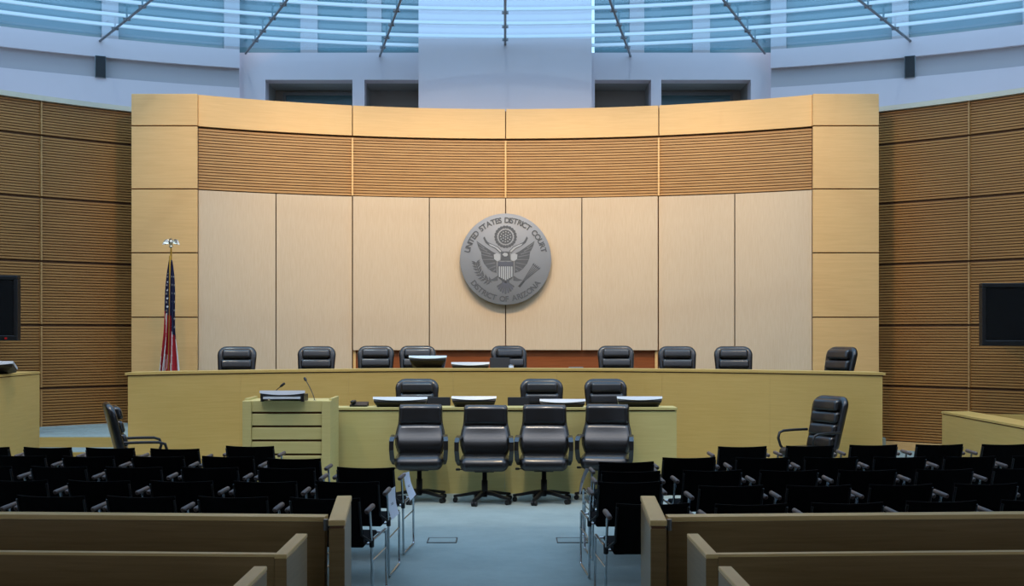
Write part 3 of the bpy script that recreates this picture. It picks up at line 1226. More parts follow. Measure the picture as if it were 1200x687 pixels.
JG = 'black leather chairs behind the bench'
jl = [(279, 15.75, 406.5, 4, 'black leather bench chair nearest the flag'),
      (371.5, 16.0, 405, 2, 'black leather bench chair second from the flag'),
      (440.5, 16.5, 405.5, 1, 'black leather bench chair third from the flag, before the panel edge'),
      (490.5, 16.5, 406, 3, 'black leather bench chair half hidden by a raised wide monitor'),
      (603, 16.5, 404.5, 14, 'black leather bench chair turned aside beneath the seal'),
      (723, 16.5, 406, 2, 'black leather bench chair before the end of the cherry recess'),
      (792.5, 16.0, 405, -3, 'black leather bench chair fourth from the end away from the flag'),
      (859, 15.9, 405, -2, 'black leather bench chair second from the end away from flag'),
      (957, 15.5, 405, -62, 'black leather bench chair turned side-on at the end away from flag')]
jl[6] = jl[6][:4] + ('black leather bench chair third from the end away from the flag',)
for xp, Y, yt, yaw, lab in jl:
    ztop = EYE - (yt - CY) * Y / F
    place(bench_proto, lab, 'chair', JG, ((xp - CX) * Y / F, Y - .3, DAIS), math.radians(yaw))
CG = 'black leather chairs behind the clerk desk'
pl = struct(MB().box((-2.1, 13.72, 0), (2.1, 14.9, .17)).build('floor_step', 'carpet'), 'low carpeted step behind the clerk desk')
for xp, Y, yt, yaw, lab in [(489.5, 14.0, 444.5, 2, 'black leather clerk chair nearest the lectern'),
                            (636, 14.0, 444.5, 2, 'black leather clerk chair in the middle of the clerk desk'),
                            (713.5, 14.0, 441.5, 6, 'black leather clerk chair farthest from the lectern')]:
    place(bench_proto, lab, 'chair', CG, ((xp - CX) * Y / F, Y - .28, .17), math.radians(yaw))
place(bench_proto, 'black leather armchair alone at the bench end away from the flag', 'chair', 'stray leather armchairs',
      (px(947, 400, 13.1).x, 13.1, 0.0), math.radians(-62))
place(bench_proto, 'black leather armchair seen side-on beside the bench end near the flag', 'chair', 'stray leather armchairs',
      (px(170, 400, 12.1).x, 12.1, 0.0), math.radians(113))
FG = 'conference chairs lined up before the clerk desk'
for xp, Y, yaw, lab in [(491.5, 12.22, 2, 'black conference chair nearest the lectern, first of four in a row'),
                        (568, 12.1, -1, 'black conference chair second from the lectern in the row of four'),
                        (637.5, 12.15, -3, 'black conference chair third from the lectern in the row of four'),
                        (709.5, 12.25, -9, 'black conference chair farthest from the lectern in the row of four')]:
    place(conf_proto, lab, 'chair', FG, ((xp - CX) * Y / F, Y, 0), math.radians(yaw))


# ------------------------------------------------------------------ stacking chairs
CH_H = 0.76


def make_stack_chair():
    """black sling chair on chrome sled frames, faces +y; y = 0 at the top of its back"""
    root = empty('stacking_chair')
    W = .47
    seg = 8
    mb = MB()
    v, f = [], []
    rows = [(.43, .13), (.52, .085), (.64, .04), (CH_H - .02, .004), (CH_H, 0.0)]
    for z, y in rows:
        for k in range(seg + 1):
            u = -1 + 2 * k / seg
            dy = -.035 * (1 - u * u)
            v.append((u * W / 2, y + dy + .02, z - (.006 * (1 - u * u) if z == CH_H else 0)))
    n = seg + 1
    m_ = len(v)
    v += [(p[0], p[1] + .018, p[2]) for p in v]
    for i in range(len(rows) - 1):
        for k in range(seg):
            f.append((i * n + k, i * n + k + 1, (i + 1) * n + k + 1, (i + 1) * n + k))
            f.append((m_ + i * n + k, m_ + (i + 1) * n + k, m_ + (i + 1) * n + k + 1, m_ + i * n + k + 1))
    top = (len(rows) - 1) * n
    for k in range(seg):
        f.append((top + k, top + k + 1, m_ + top + k + 1, m_ + top + k))
        f.append((k + 1, k, m_ + k, m_ + k + 1))
    for i in range(len(rows) - 1):
        f.append((i * n, (i + 1) * n, m_ + (i + 1) * n, m_ + i * n))
        f.append(((i + 1) * n + seg, i * n + seg, m_ + i * n + seg, m_ + (i + 1) * n + seg))
    mb.add(v, f, False)
    mb.build('backrest', 'fabric', root)
    MB().rbox(W, .46, .035, .016, 2, 3, lambda p: (p.x, p.y + .37, p.z + .435 - .05 * max(0, -p.y) - .25 * max(0, .0))).build('seat', 'fabric', root)
    xs = W / 2 + .035
    for s in (-1, 1):
        x = s * xs
        pts = [(x, .17, .655), (x, .185, .60), (x, .235, .42), (x, .262, .02), (x, .275, .012), (x, .29, .011),
               (x, .72, .011), (x, .74, .014), (x, .75, .03), (x, .735, .42), (x, .70, .437), (x, .235, .437)]
        mb = MB().tube(pts, .0095, 6)
        mb.tube([(x, .245, .30), (x, .735, .30)], .006, 5)
        mb.build('side_frame', 'chrome', root)
        mb = MB().tube([(x, .07, .660), (x, .08, .662), (x, .27, .670), (x, .28, .670)], [.012, .018, .018, .012], 8)
        mb.build('armrest', 'pad', root)
        MB().tube([(x, .235, .43), (s * W / 2 * .98, .10, .50), (s * W / 2 * .98, .022, .735)], .009, 6).build('back_post', 'plastic', root)
        MB().lathe([(.012, .395), (.017, .40), (.017, .46), (.012, .465)], 8, None, Matrix.Translation((x, .237, 0))).build('linking_clip', 'plastic', root)
    MB().tube([(-xs, .25, .415), (xs, .25, .415)], .009, 6).build('cross_bar', 'chrome', root)
    MB().tube([(-xs, .70, .415), (xs, .70, .415)], .009, 6).build('cross_bar', 'chrome', root)
    return root


stack_proto = make_stack_chair()
rows_left = [
    [(291.8, 523), (203.5, 526), (127.7, 525), (54, 524.4), (-19, 524)],
    [(343.5, 537.5), (266, 535), (184, 535), (102, 535), (22, 534)],
    [(427.5, 548), (334.5, 548.5), (244.5, 548), (155, 547.5), (67, 547), (-21, 546.5)],
    [(406, 564.6), (309.5, 564.5), (211, 564), (114, 563.5), (17, 563)],
    [(379.5, 584), (271.5, 582.5), (163, 582), (57, 581.5), (-50, 581)]]
rows_right = [
    [(871, 523.4), (950.5, 522.5), (1025, 521.5), (1102.5, 521), (1180, 520.7)],
    [(734.5, 541.5), (808.5, 536.3), (894.5, 536.3), (975, 536), (1056, 535.5), (1138, 535), (1219, 534.5)],
    [(740, 552.5), (836, 551.3), (926, 551.3), (1018, 551), (1109, 550), (1199, 549)],
    [(739, 565), (858, 569.3), (961, 569), (1058, 568), (1158, 567)],
    [(766, 590.5), (882, 591), (995, 589.5), (1106, 587.5), (1217, 586)]]
ROWN = ['front', 'second', 'third', 'fourth', 'rear']
POSN = ['first from the aisle', 'second from the aisle', 'third from the aisle', 'fourth from the aisle', 'fifth from the aisle', 'sixth from the aisle', 'seventh from the aisle']
for rows_, side, base_yaw in ((rows_left, 'flag-side block', -4), (rows_right, 'block away from the flag', 4)):
    for ri, row in enumerate(rows_):
        for ci, (xp, yt) in enumerate(row):
            Y = (EYE - CH_H) * F / (yt - CY)
            yaw = base_yaw + random.uniform(-1.2, 1.2)
            lab = 'black stacking chair, %s row of %s, %s' % (ROWN[ri], side, POSN[ci])
            place(stack_proto, lab, 'chair', 'stacking chairs, ' + side, ((xp - CX) * Y / F, Y, 0), math.radians(yaw))


# ------------------------------------------------------------------ paper signs hanging on aisle chairs
def paper(label, c4, Yn, Yf):
    nt_, ft, nb, fb = c4
    p = [px(*nt_, Yn), px(*ft, Yf), px(*fb, Yf), px(*nb, Yn)]
    o0 = p[0].copy()
    q = [k - o0 for k in p]
    nrm = (q[1] - q[0]).cross(q[3] - q[0]).normalized()
    r_ = tag(empty('paper_sign', o0), label, 'paper', 'paper signs on aisle chairs')
    v, f = [], []
    S = 5
    for i in range(S + 1):
        for j in range(3):
            a = q[0].lerp(q[3], i / S)
            c = q[1].lerp(q[2], i / S)
            d = a.lerp(c, j / 2) + nrm * (.012 * math.sin(PI * i / S))
            v.append(d)
    n0 = len(v)
    v += [k + nrm * .0015 for k in v]
    for i in range(S):
        for j in range(2):
            f.append((i * 3 + j, i * 3 + j + 1, i * 3 + j + 4, i * 3 + j + 3))
            f.append((n0 + i * 3 + j, n0 + i * 3 + j + 3, n0 + i * 3 + j + 4, n0 + i * 3 + j + 1))
    MB().add(v, f, False).build('sheet', 'paper', r_)
    mb = MB()
    for k in (.50, .545):
        for sg in (-1, 1):
            cc = []
            for a, e in ((.35, k), (.65, k), (.65, k + .02), (.35, k + .02)):
                A = q[0].lerp(q[3], e)
                B = q[1].lerp(q[2], e)
                cc.append(A.lerp(B, a) + nrm * (.012 * math.sin(PI * e) + (.0025 if sg > 0 else -.001)))
            mb.add(cc, [(0, 1, 2, 3)])
    mb.build('print', 'ink', r_)


paper('white paper sign on the aisle chair nearest the conference chairs', ((473, 554.6), (479.5, 552.8), (481, 587), (487.6, 579.6)), 9.16, 9.36)
paper('white paper sign on the aisle chair one row nearer the gate, flag-side block', ((454.2, 575.3), (463.4, 570), (459.2, 609.6), (467.7, 602)), 8.33, 8.53)
paper('white paper sign seen edge-on beside the conference chair farthest from lectern', ((686.5, 549), (691, 549.7), (678.7, 578.4), (680.4, 579.6)), 9.42, 9.64)


# ------------------------------------------------------------------ bar, gates, pews
def beam(mb, a, c, z0, z1, th, mat=None):
    """upright board from plan point a to c, thickness th to the far side"""
    a, c = Vector((a[0], a[1], 0)), Vector((c[0], c[1], 0))
    d = (c - a).normalized()
    nrm = Vector((-d.y, d.x, 0))
    v = []
    for z in (z0, z1):
        for q in (a, c, c + nrm * th, a + nrm * th):
            v.append((q.x, q.y, z))
    return mb.add(v, [(0, 3, 2, 1), (4, 5, 6, 7), (0, 1, 5, 4), (1, 2, 6, 5), (2, 3, 7, 6), (3, 0, 4, 7)], False, mat)


HB = 0.85
for s in (-1, 1):
    side = 'flag-side' if s < 0 else 'away-from-flag'
    where = 'before the flag-side chairs' if s < 0 else 'before the chairs away from the flag'
    inner = px(380.5 if s < 0 else 783.5, 606, 6.02)
    outer = Vector((s * 4.6, 6.02 + (4.6 - abs(inner.x)) * .05, 0))
    a, c = (outer, inner) if s < 0 else (inner, outer)
    r_ = tag(empty('bar_rail', (inner.x, 6.02, 0)), 'straight maple bar rail panel ' + where, 'railing', 'bar rails')
    o_ = Vector((inner.x, 6.02, 0))
    a, c = a - o_, c - o_
    beam(MB(), a, c, 0.05, HB - .028, .07).build('panel', 'pew', r_)
    beam(MB(), a + Vector((0, -.008, 0)), c + Vector((0, -.008, 0)), HB - .025, HB, .095).build('cap', 'pewtop_lit', r_)
    mb = MB()
    for k in range(4):
        q = a.lerp(c, .03 + .94 * k / 3)
        mb.box((q.x - .04, q.y + .0, 0), (q.x + .04, q.y + .08, .05))
    mb.build('plinth', 'plastic', r_)
    # gate, swung open into the well
    hn = px(385.3 if s < 0 else 762.4, 610, 5.91)
    fn = px(395.4 if s < 0 else 751.0, 580.7, 6.80)
    L_ = Vector((fn.x - hn.x, 6.8 - 5.91, 0)).length
    ang = math.atan2(6.8 - 5.91, fn.x - hn.x)
    g = tag(empty('bar_gate', (hn.x, 5.91, 0), ang), 'thick maple gate of the bar swung open ' + ('by the flag-side chairs' if s < 0 else 'by the chairs away from the flag'), 'gate', 'bar gates')
    th = .084
    if s < 0:
        y0, y1 = -th, 0
    else:
        y0, y1 = -th, 0
    MB().cbox((0, y0, 0.06), (L_, y1, HB - .045), .004).build('leaf', 'pew', g)
    MB().cbox((-.003, y0 - .003, HB - .03), (L_ + .003, y1 + .003, HB), .004).build('cap', 'pewtop_lit', g)
    MB().box((.004, y0 + .006, HB - .046), (L_ - .004, y1 - .006, HB - .029)).build('shadow_joint', 'groove', g)
    mb = MB()
    hy = 0.0 if s < 0 else -th
    for z in (.12, .40, .79):
        mb.tube([(.04, hy + (.018 if s < 0 else -.018), z), (.04, hy + (.018 if s < 0 else -.018), z + .06)], .014, 8)
        mb.box((.03, min(hy, hy + (.03 if s < 0 else -.03)), z + .02), (.05, max(hy, hy + (.03 if s < 0 else -.03)), z + .04))
    mb.build('hinge', 'steel', g)

pews = [(-.985, .905, 5.0, 5.52, 'first'), (-1.02, .913, 4.22, 4.75, 'second')]
for xl, xr, yn, yf, nth in pews:
    for s in (-1, 1):
        xi = xl if s < 0 else xr
        r_ = tag(empty('pew', (xi, yn, 0)), 'maple pew, %s behind the bar %s' % (nth, 'on the flag side' if s < 0 else 'on the side away from flag'), 'pew', 'maple pews')
        t = .056
        xa, xb = (xi, xi + t) if s > 0 else (xi - t, xi)
        MB().cbox((xa - xi, 0, 0), (xb - xi, yf - yn, HB - .02), .003).build('end_panel', 'pew', r_)
        MB().cbox((xa - xi - .001, -.001, HB - .02), (xb - xi + .001, yf - yn + .001, HB), .003).build('end_cap', 'pewtop_lit', r_)
        start = Vector((s * t, 0.0, 0))
        end = Vector((s * 3.6, .155, 0))
        a, c = (end, start) if s < 0 else (start, end)
        beam(MB(), a, c, 0.10, HB - .012, .038).build('backrest', 'pew', r_)
        beam(MB(), a, c, HB - .012, HB, .042).build('top_edge', 'pewtop_lit', r_)
        beam(MB(), a + Vector((0, .06, 0)), c + Vector((0, .06, 0)), 0.40, 0.45, .40).build('seat', 'pew', r_)
        beam(MB(), a + Vector((0, .36, 0)), c + Vector((0, .36, 0)), 0.0, 0.40, .03).build('seat_support', 'pew', r_)
        e2 = end
        MB().box((min(e2.x, e2.x + s * t), e2.y, 0), (max(e2.x, e2.x + s * t), e2.y + .5, HB)).build('far_end_panel', 'pew', r_)

# ------------------------------------------------------------------ floor boxes
for x0, x1, lab in ((500, 535, 'flush floor outlet lid in the carpet on the flag side of aisle'), (653, 691, 'flush floor outlet lid in the carpet beside chairs away from flag')):
    Y = 9.75
    X0, X1 = (x0 - CX) * Y / F, (x1 - CX) * Y / F
    r_ = tag(empty('floor_outlet', ((X0 + X1) / 2, Y, 0)), lab, 'outlet', 'floor outlets')
    w = (X1 - X0) / 2
    MB().box((-w + .01, .01, 0), (w - .01, .23, .004)).build('lid', 'carpet', r_)
    mb = MB()
    mb.box((-w, 0, 0), (w, .014, .006))
    mb.box((-w, .014, 0), (-w + .008, .24, .005))
    mb.box((w - .008, .014, 0), (w, .24, .005))
    mb.box((-w, .24, 0), (w, .246, .005))
    mb.build('trim_ring', 'plastic', r_)


# ------------------------------------------------------------------ wall displays
def display(label, X0, X1, ztop, zbot, Y, wall_y, led=None):
    r_ = tag(empty('wall_display', ((X0 + X1) / 2, Y, (ztop + zbot) / 2)), label, 'television', 'wall displays')
    w, h = (X1 - X0) / 2, (ztop - zbot) / 2
    mb = MB()
    fr_ = .055
    mb.cbox((-w, -.03, h - fr_), (w, .08, h), .008)
    mb.cbox((-w, -.03, -h), (w, .08, -h + fr_ * 1.3), .008)
    mb.cbox((-w, -.028, -h + fr_), (-w + fr_, .08, h - fr_), .006)
    mb.cbox((w - fr_, -.028, -h + fr_), (w, .08, h - fr_), .006)
    mb.box((-w + .02, .03, -h + .02), (w - .02, .1, h - .02))
    mb.build('case', 'plastic', r_)
    MB().box((-w + fr_ - .005, -.012, -h + fr_), (w - fr_ + .005, .03, h - fr_)).build('screen', 'screen', r_)
    MB().box((-.06, .1, -.15), (.06, wall_y - Y, .15)).build('wall_bracket', 'plastic', r_)
    if led is not None:
        MB().box((led, -.035, -h + .02), (led + .03, -.029, -h + .045)).build('indicator', 'led', r_)


DY = 15.0
za, zb = EYE - (332 - CY) * DY / F, EYE - (405.3 - CY) * DY / F
xr0 = (1150 - CX) * DY / F
display('black flat display on the slatted wall away from the flag', xr0, xr0 + 1.42, za, zb, DY, 16.2)
za, zb = EYE - (323 - CY) * DY / F, EYE - (399.5 - CY) * DY / F
xl1 = (21.5 - CX) * DY / F
display('black flat display on the slatted wall by the flag', xl1 - 1.42, xl1, za, zb, DY, 16.2, led=.71 - .17)

# ------------------------------------------------------------------ side desks (witness stand, low jury rail)
ws = tag(empty('witness_stand', (-5.75, 13.7, 0)), 'tall maple stand wall with pale top at the flag-side edge', 'stand')
MB().box((-.04, -3.2, 0), (0, 0, 1.335)).build('side_panel', 'bench', ws)
MB().box((-1.6, -.04, 0), (-.04, 0, 1.335)).build('front_panel', 'bench', ws)
MB().box((-.34, -3.2, 1.345), (.008, .008, 1.372)).build('top_ledge', 'bench', ws)
MB().box((-1.6, -.34, 1.345), (-.34, .008, 1.372)).build('top_ledge', 'bench', ws)
MB().box((-.05, -3.2, 1.335), (-.01, -.01, 1.345)).build('shadow_joint', 'groove', ws)
jr = tag(empty('jury_rail', (5.75, 14.6, 0)), 'low maple jury rail with broad flat top under the display', 'rail')
MB().box((0, -4.0, 0), (.04, 0, .775)).build('side_panel', 'bench', jr)
MB().box((.04, -.04, 0), (1.6, 0, .775)).build('end_panel', 'bench', jr)
MB().box((-.008, -4.0, .79), (.36, .008, .815)).build('top_ledge', 'bench', jr)
MB().box((.012, -4.0, .775), (.05, -.01, .79)).build('shadow_joint', 'groove', jr)
monitor('dark low monitor lying on the witness stand', -30, 28, 422.5, 12.9, 1.372, L=.3, alpha=16, cat='monitor')

# ------------------------------------------------------------------ seal
SEAL_R = 53.6 * 17.8 / F
sl = tag(empty('court_seal', (px(592.5, 304, 17.86).x, 17.865, px(592.5, 304, 17.86).z)), 'round grey metal court seal with eagle on the linen panels', 'seal')
MB().lathe([(SEAL_R * .992, -.04), (SEAL_R, -.035), (SEAL_R, .06)], 72, None, Matrix.Rotation(PI / 2, 4, 'X') @ Matrix.Scale(-1, 4, (0, 0, 1))).build('disc', 'sealgrey', sl)
ED = -.043


def st2(pts, mat, mb, lift=0.0, t=.004):
    """outline in seal units, etched plate on the disc; orientation fixed to face the room"""
    area = sum(pts[i - 1][0] * pts[i][1] - pts[i][0] * pts[i - 1][1] for i in range(len(pts)))
    if area < 0:
        pts = pts[::-1]
    return mb.poly([(p[0] * SEAL_R, p[1] * SEAL_R) for p in pts], t, mat, Matrix.Translation((0, ED - lift, 0)))


def mirror(pts):
    return [(-x, y) for x, y in pts]


# lettering round the rim
def letter(ch, size):
    cu = bpy.data.curves.new('glyph', 'FONT')
    cu.body = ch
    cu.size = size
    cu.extrude = .0025
    cu.align_x = 'CENTER'
    cu.offset = size * 0.022
    o = bpy.data.objects.new('glyph', cu)
    COL.objects.link(o)
    dg = bpy.context.evaluated_depsgraph_get()
    me = bpy.data.meshes.new_from_object(o.evaluated_get(dg))
    vv = [tuple(q.co) for q in me.vertices]
    ff = [tuple(p.vertices) for p in me.polygons]
    wd = (max(q[0] for q in vv) - min(q[0] for q in vv)) if vv else size * .3
    bpy.data.objects.remove(o)
    bpy.data.curves.remove(cu)
    bpy.data.meshes.remove(me)
    return vv, ff, wd


def ring_text(txt, a_start, a_end, rad, size, inside, mb):
    gl_ = [letter(ch, size) if ch != ' ' else ([], [], size * .42) for ch in txt]
    tot = sum(g[2] for g in gl_)
    gap = (abs(a_end - a_start) * rad - tot) / (len(txt) - 1)
    sgn = 1 if a_end > a_start else -1
    a = a_start
    for vv, ff, wd in gl_:
        a += sgn * wd / 2 / rad
        if vv:
            # text plane x-y -> wall plane x-z
            base = Matrix(((1, 0, 0, 0), (0, 0, -1, 0), (0, 1, 0, 0), (0, 0, 0, 1)))
            pos = Vector((rad * math.cos(a), ED, rad * math.sin(a)))
            rot = Matrix.Rotation(-(a - PI / 2) if not inside else -(a + PI / 2), 4, 'Y')
            MB().add(vv, ff, False, None, Matrix.Translation(pos) @ rot @ base).build('letter', 'sealdark', sl)
        a += sgn * (wd / 2 + gap) / rad


ring_text('UNITED STATES DISTRICT COURT', math.radians(170), math.radians(10), SEAL_R * .80, SEAL_R * .165, False, 'upper_letter')
ring_text('DISTRICT OF ARIZONA', math.radians(214), math.radians(326), SEAL_R * .925, SEAL_R * .165, True, 'lower_letter')
# glory: scalloped cloud ring with star field
mb = MB()
gc = (0.0, .49)
for k in range(22):
    a = 2 * PI * k / 22
    c0 = (gc[0] + .215 * math.cos(a), gc[1] + .215 * math.sin(a))
    st2([(c0[0] + .036 * math.cos(q * PI / 4), c0[1] + .036 * math.sin(q * PI / 4)) for q in range(8)], 'sealdark', mb, .0005 * (k % 2))
st2([(gc[0] + .155 * math.cos(q * PI / 12), gc[1] + .155 * math.sin(q * PI / 12)) for q in range(24)], 'sealdark', mb, .001)
for rr, nst in ((0.0, 1), (.055, 6), (.11, 12)):
    for k in range(nst):
        a = 2 * PI * k / nst + rr * 9
        c0 = (gc[0] + rr * math.cos(a), gc[1] + rr * math.sin(a))
        st2([(c0[0] + (.021 if q % 2 == 0 else .009) * math.cos(q * PI / 5 + PI / 2), c0[1] + (.021 if q % 2 == 0 else .009) * math.sin(q * PI / 5 + PI / 2)) for q in range(10)], 'seallight', mb, .004)
mb.build('glory', None, sl)
# wings of overlapping feathers
for sgn in (-1, 1):
    mb = MB()
    fl = (lambda p: p) if sgn < 0 else mirror
    st2(fl([(-.20, .12), (-.30, .17), (-.42, .25), (-.55, .34), (-.635, .40), (-.60, .27), (-.535, .15), (-.52, .02), (-.47, -.10), (-.39, -.20), (-.30, -.27), (-.20, -.30)]), 'sealdark', mb, 0)
    # feather vanes, lighter than the dark wing plate between them
    root_ = [(-.22, -.22), (-.22, -.15), (-.23, -.08), (-.25, -.01), (-.28, .05), (-.33, .11), (-.40, .17), (-.47, .24)]
    tip_ = [(-.29, -.28), (-.385, -.215), (-.455, -.12), (-.505, -.01), (-.525, .10), (-.555, .18), (-.59, .27), (-.625, .37)]
    for (rx, ry), (tx, ty) in zip(root_, tip_):
        d = Vector((tx - rx, ty - ry))
        nrm = Vector((-d.y, d.x)).normalized() * .013
        st2(fl([(rx - nrm.x, ry - nrm.y), (tx - nrm.x * .5, ty - nrm.y * .5), (tx + nrm.x * .5, ty + nrm.y * .5), (rx + nrm.x, ry + nrm.y)]), 'sealmid', mb, .003)
    mb.build('wing', None, sl)
    # scroll ribbon above the wing
    mb = MB()
    st2(fl([(-.07, .17), (-.16, .27), (-.28, .325), (-.385, .37), (-.43, .43), (-.46, .50), (-.49, .46), (-.44, .36), (-.34, .285), (-.22, .23), (-.12, .13)]), 'sealdark', mb, .001)
    st2(fl([(-.09, .17), (-.17, .255), (-.285, .312), (-.375, .345), (-.34, .297), (-.22, .245), (-.12, .15)]), 'seallight', mb, .004)
    mb.build('scroll', None, sl)
    # leg
    mb = MB()
    st2(fl([(-.17, -.36), (-.28, -.43), (-.38, -.46), (-.26, -.48), (-.17, -.47)]), 'sealdark', mb, 0)
    mb.build('leg', None, sl)
# head and breast
mb = MB()
st2([(-.10, .15), (-.06, .17), (-.02, .165), (.03, .17), (.09, .15), (.10, .06), (.11, -.03), (-.11, -.03), (-.10, .06)], 'sealdark', mb, .001)
st2([(-.075, .10), (-.03, .14), (.035, .13), (.05, .09), (.02, .06), (-.03, .06), (-.05, .08)], 'seallight', mb, .005)
st2([(-.26, .10), (-.19, .13), (-.12, .10), (-.12, -.02), (-.18, -.05), (-.25, .0)], 'seallight', mb, .005)
st2([(.26, .10), (.19, .13), (.12, .10), (.12, -.02), (.18, -.05), (.25, .0)], 'seallight', mb, .005)
mb.build('eagle_breast', None, sl)
# shield with pales and chief
mb = MB()
st2([(-.17, -.05), (-.06, -.06), (0, -.05), (.06, -.06), (.17, -.05), (.175, -.2), (.165, -.38), (.10, -.45), (0, -.49), (-.10, -.45), (-.165, -.38), (-.175, -.2)], 'sealdark', mb, .005)
st2([(-.155, -.065), (.155, -.065), (.158, -.15), (-.158, -.15)], 'ink', mb, .009)
for k in range(7):
    x = -.135 + .045 * k
    st2([(x - .014, -.16), (x + .014, -.16), (x + .014, -.46 + abs(x) * .5), (x - .014, -.46 + abs(x) * .5)], 'seallight', mb, .009)
mb.build('shield', None, sl)
# fan tail
mb = MB()
st2([(-.07, -.46), (.07, -.46), (.09, -.53), (-.09, -.53)], 'sealdark', mb, 0)
for k in range(9):
    a = math.radians(-90 + (k - 4) * 15)
    d = Vector((math.cos(a), math.sin(a)))
    nrm = Vector((-d.y, d.x)) * .022
    p0 = Vector((0, -.48)) + d * .02
    p1 = Vector((0, -.50)) + d * (.25 - .012 * abs(k - 4))
    st2([tuple(p0 - nrm * .6), tuple(p1 - nrm), tuple(p1 + d * .02), tuple(p1 + nrm), tuple(p0 + nrm * .6)], 'sealdark' if k % 2 == 0 else 'ink', mb, .0005 + .001 * (k % 2))
mb.build('tail', None, sl)
# olive branch
mb = MB()
stem = [(-.30, -.50), (-.42, -.46), (-.52, -.38), (-.59, -.27), (-.63, -.15), (-.645, -.07)]
for i in range(len(stem) - 1):
    a, c = Vector(stem[i]), Vector(stem[i + 1])
    d = (c - a).normalized()
    nrm = Vector((-d.y, d.x)) * .009
    st2([tuple(a - nrm), tuple(c - nrm), tuple(c + nrm), tuple(a + nrm)], 'sealdark', mb, .0005)
    for sg in (-1, 1):
        for q in (.25, .75):
            p0 = a.lerp(c, q)
            e = (d * .7 + Vector((-d.y, d.x)) * sg).normalized()
            n2_ = Vector((-e.y, e.x)) * .022
            st2([tuple(p0), tuple(p0 + e * .05 - n2_), tuple(p0 + e * .12), tuple(p0 + e * .05 + n2_)], 'sealdark', mb, .001 + .0005 * sg)
mb.build('olive_branch', None, sl)
# arrows
mb = MB()
for k in range(5):
    a0 = Vector((.30 + .016 * k, -.60 + .02 * k))
    a1 = Vector((.62 + .03 * k - .02, -.16 - .022 * k + .03))
    d = (a1 - a0).normalized()
    nrm = Vector((-d.y, d.x))
    st2([tuple(a0 - nrm * .008), tuple(a1 - nrm * .008), tuple(a1 + nrm * .008), tuple(a0 + nrm * .008)], 'sealdark', mb, .0004 * k)
    st2([tuple(a1 - nrm * .022), tuple(a1 + d * .06), tuple(a1 + nrm * .022)], 'sealdark', mb, .0004 * k)
    st2([tuple(a0 - nrm * .03 - d * .01), tuple(a0 + d * .07 - nrm * .008), tuple(a0 + d * .07 + nrm * .008), tuple(a0 + nrm * .03 - d * .01)], 'sealdark', mb, .0004 * k)
mb.build('arrow_bundle', None, sl)

# ------------------------------------------------------------------ flag
FY = 16.1
fb = px(200.5, 436, FY)
fl_ = tag(empty('flag_on_staff', (fb.x, FY, DAIS)), 'furled striped flag on a staff with pale eagle finial beside the bench', 'flag')
ztop = px(200, 291, FY).z - DAIS
MB().tube([(0, 0, 0.02), (0, 0, ztop)], .013, 8).build('staff', 'gold', fl_)
MB().lathe([(.16, 0), (.16, .02), (.12, .05), (.03, .07), (.02, .1)], 20).build('stand', 'gold', fl_)
mb = MB()
mb.lathe([(.006, ztop), (.03, ztop + .015), (.03, ztop + .03), (.012, ztop + .045)], 12)
mb.tube([(0, 0, ztop + .04), (0, -.01, ztop + .07), (0, -.012, ztop + .11), (0, -.02, ztop + .135), (0, -.05, ztop + .135)], [.016, .034, .03, .019, .006], 10)
finial = mb.build('eagle_finial', 'eaglemetal', fl_)
for s in (-1, 1):
    pts = [(s * .01, .02, ztop + .10), (s * .05, .015, ztop + .135), (s * .09, .01, ztop + .125), (s * .115, .005, ztop + .085), (s * .125, 0, ztop + .045),
           (s * .10, 0, ztop + .06), (s * .085, 0, ztop + .05), (s * .06, 0, ztop + .065), (s * .04, 0, ztop + .06), (s * .015, .01, ztop + .075)]
    n = len(pts)
    v = [(p[0], p[1] - .008, p[2]) for p in pts] + [(p[0], p[1] + .008, p[2]) for p in pts]
    f = [tuple(range(n)) if s < 0 else tuple(range(n))[::-1], tuple(range(n, 2 * n))[::-1] if s < 0 else tuple(range(n, 2 * n))]
    for i in range(n):
        q = (i, n + i, n + (i + 1) % n, (i + 1) % n)
        f.append(q if s > 0 else q[::-1])
    MB().add(v, f).build('wing', 'eaglemetal', finial)
# pleated cloth, a half-open bundle of folds; colours by face
z_hi = px(200, 305, FY).z - DAIS
z_lo = px(200, 448, FY).z - DAIS
NC, NR = 60, 44
stripe = ['w', 'w', 'r', 'w', 'r', 'w', 'r', 'r', 'w', 'w', 'r', 'w', 'r', 'w', 'w', 'r', 'w', 'r', 'w', 'r', 'w', 'r', 'w', 'r']
v, fr_, fw_, fb_ = [], [], [], []
for i in range(NR + 1):
    t = i / NR
    z = z_hi + (z_lo - z_hi) * t
    w = .022 + .125 * min(1, t * 1.05) ** .8 + .01 * math.sin(t * 9)
    for j in range(NC + 1):
        u = -1 + 2 * j / NC
        x = u * w + .018 * t * math.sin(t * 5 + u * 2) - .012 * t
        y = -.03 - .05 * t * (1 - u * u) - .035 * (.25 + t) * math.sin(u * 13 + 2.2 * t)
        v.append((x, y, z - .04 * t * abs(u) * math.cos(u * 7)))
polyd = {'r': [], 'w': [], 'b': []}
for i in range(NR):
    t = (i + .5) / NR
    for j in range(NC):
        u = -1 + 2 * (j + .5) / NC
        q = (i * (NC + 1) + j, (i + 1) * (NC + 1) + j, (i + 1) * (NC + 1) + j + 1, i * (NC + 1) + j + 1)
        lim = .47 + .06 * u + (.10 if u > .25 else 0) - (.03 if abs(u) < .2 else 0)
        if t < lim:
            polyd['b'].append(q)
        else:
            # stripes run down the folds and lean with the cloth
            k = (u + 1) / 2 * 7.0 + (t - .5) * 1.6 * (1 if u > 0 else -1.2) + .35 + 40
            red = (k % 2) < 1.05 or (abs(u + .02) < .24 and t < .78)
            polyd['r' if red else 'w'].append(q)
mb = MB()
o0 = 0
mb.v = [Vector(p) for p in v]
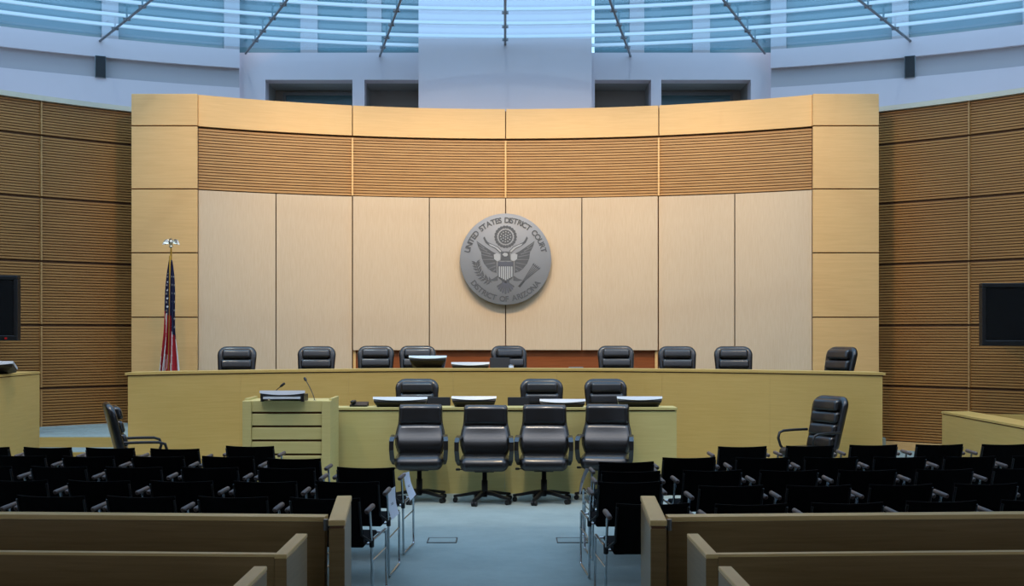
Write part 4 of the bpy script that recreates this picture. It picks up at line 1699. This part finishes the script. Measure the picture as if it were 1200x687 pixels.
mb.mats = ['red', 'flagwhite', 'blue']
for key, mi in (('r', 0), ('w', 1), ('b', 2)):
    for q in polyd[key]:
        mb.f.append(list(q))
        mb.s.append(True)
        mb.mi.append(mi)
cloth = mb.build('cloth', None, fl_)
sm = cloth.modifiers.new('thickness', 'SOLIDIFY')
sm.thickness = .004
mb = MB()
for i in range(5, 26, 3):
    for j in (7, 17, 40, 52):
        ii = i + (1 if (j // 7) % 2 else 0)
        if ii / NR > .45 + (.1 if j > 37 else 0):
            continue
        w_row = abs(v[ii * (NC + 1) + NC][0] - v[ii * (NC + 1)][0])
        r0 = min(.024, w_row * .15)
        p = Vector(v[ii * (NC + 1) + j])
        a = Vector(v[ii * (NC + 1) + j + 1]) - p
        dn = Vector(v[(ii + 1) * (NC + 1) + j]) - p
        nrm = dn.cross(a).normalized()
        if nrm.y > 0:
            nrm = -nrm
        e1 = Vector((1, 0, 0)) - nrm * nrm.x
        e1.normalize()
        e2 = nrm.cross(e1)
        c0 = p + nrm * .007
        vv = [c0 + (e1 * math.cos(q * PI / 5 + PI / 2) + e2 * math.sin(q * PI / 5 + PI / 2)) * (r0 if q % 2 == 0 else r0 * .42) for q in range(10)]
        mb.add([c0] + vv, [(0, 1 + q, 1 + (q + 1) % 10) for q in range(10)])
sto = mb.build('stars', 'flagwhite', cloth)
mb = MB()
mb.tube([(-.004, -.03, z_hi + .06), (0, -.06, z_hi - .1), (.006, -.10, z_hi - .5), (.008, -.125, z_hi - .9), (0.0, -.135, z_hi - 1.6)], [.016, .012, .008, .006, .005], 6)
mb.build('fringe', 'gold', fl_)

# ------------------------------------------------------------------ dark grilles in the upper wall
for s in (-1, 1):
    ang = math.atan2(474.5 * 19.0 / F, 19.0 - UD_C)
    pos = Vector((s * UD_R * math.sin(ang), UD_C + UD_R * math.cos(ang), 6.395))
    o = tag(empty('wall_speaker', pos, -s * ang), 'small dark wall speaker in the grey band %s' % ('above the flag-side slats' if s < 0 else 'above the slats away from flag'), 'speaker', 'wall speakers')
    MB().cbox((-.09, -.13, -.19), (.09, .03, .19), .008).build('case', 'frame', o)
    MB().box((-.08, -.135, -.18), (.08, -.128, .18)).build('grille', 'screen', o)
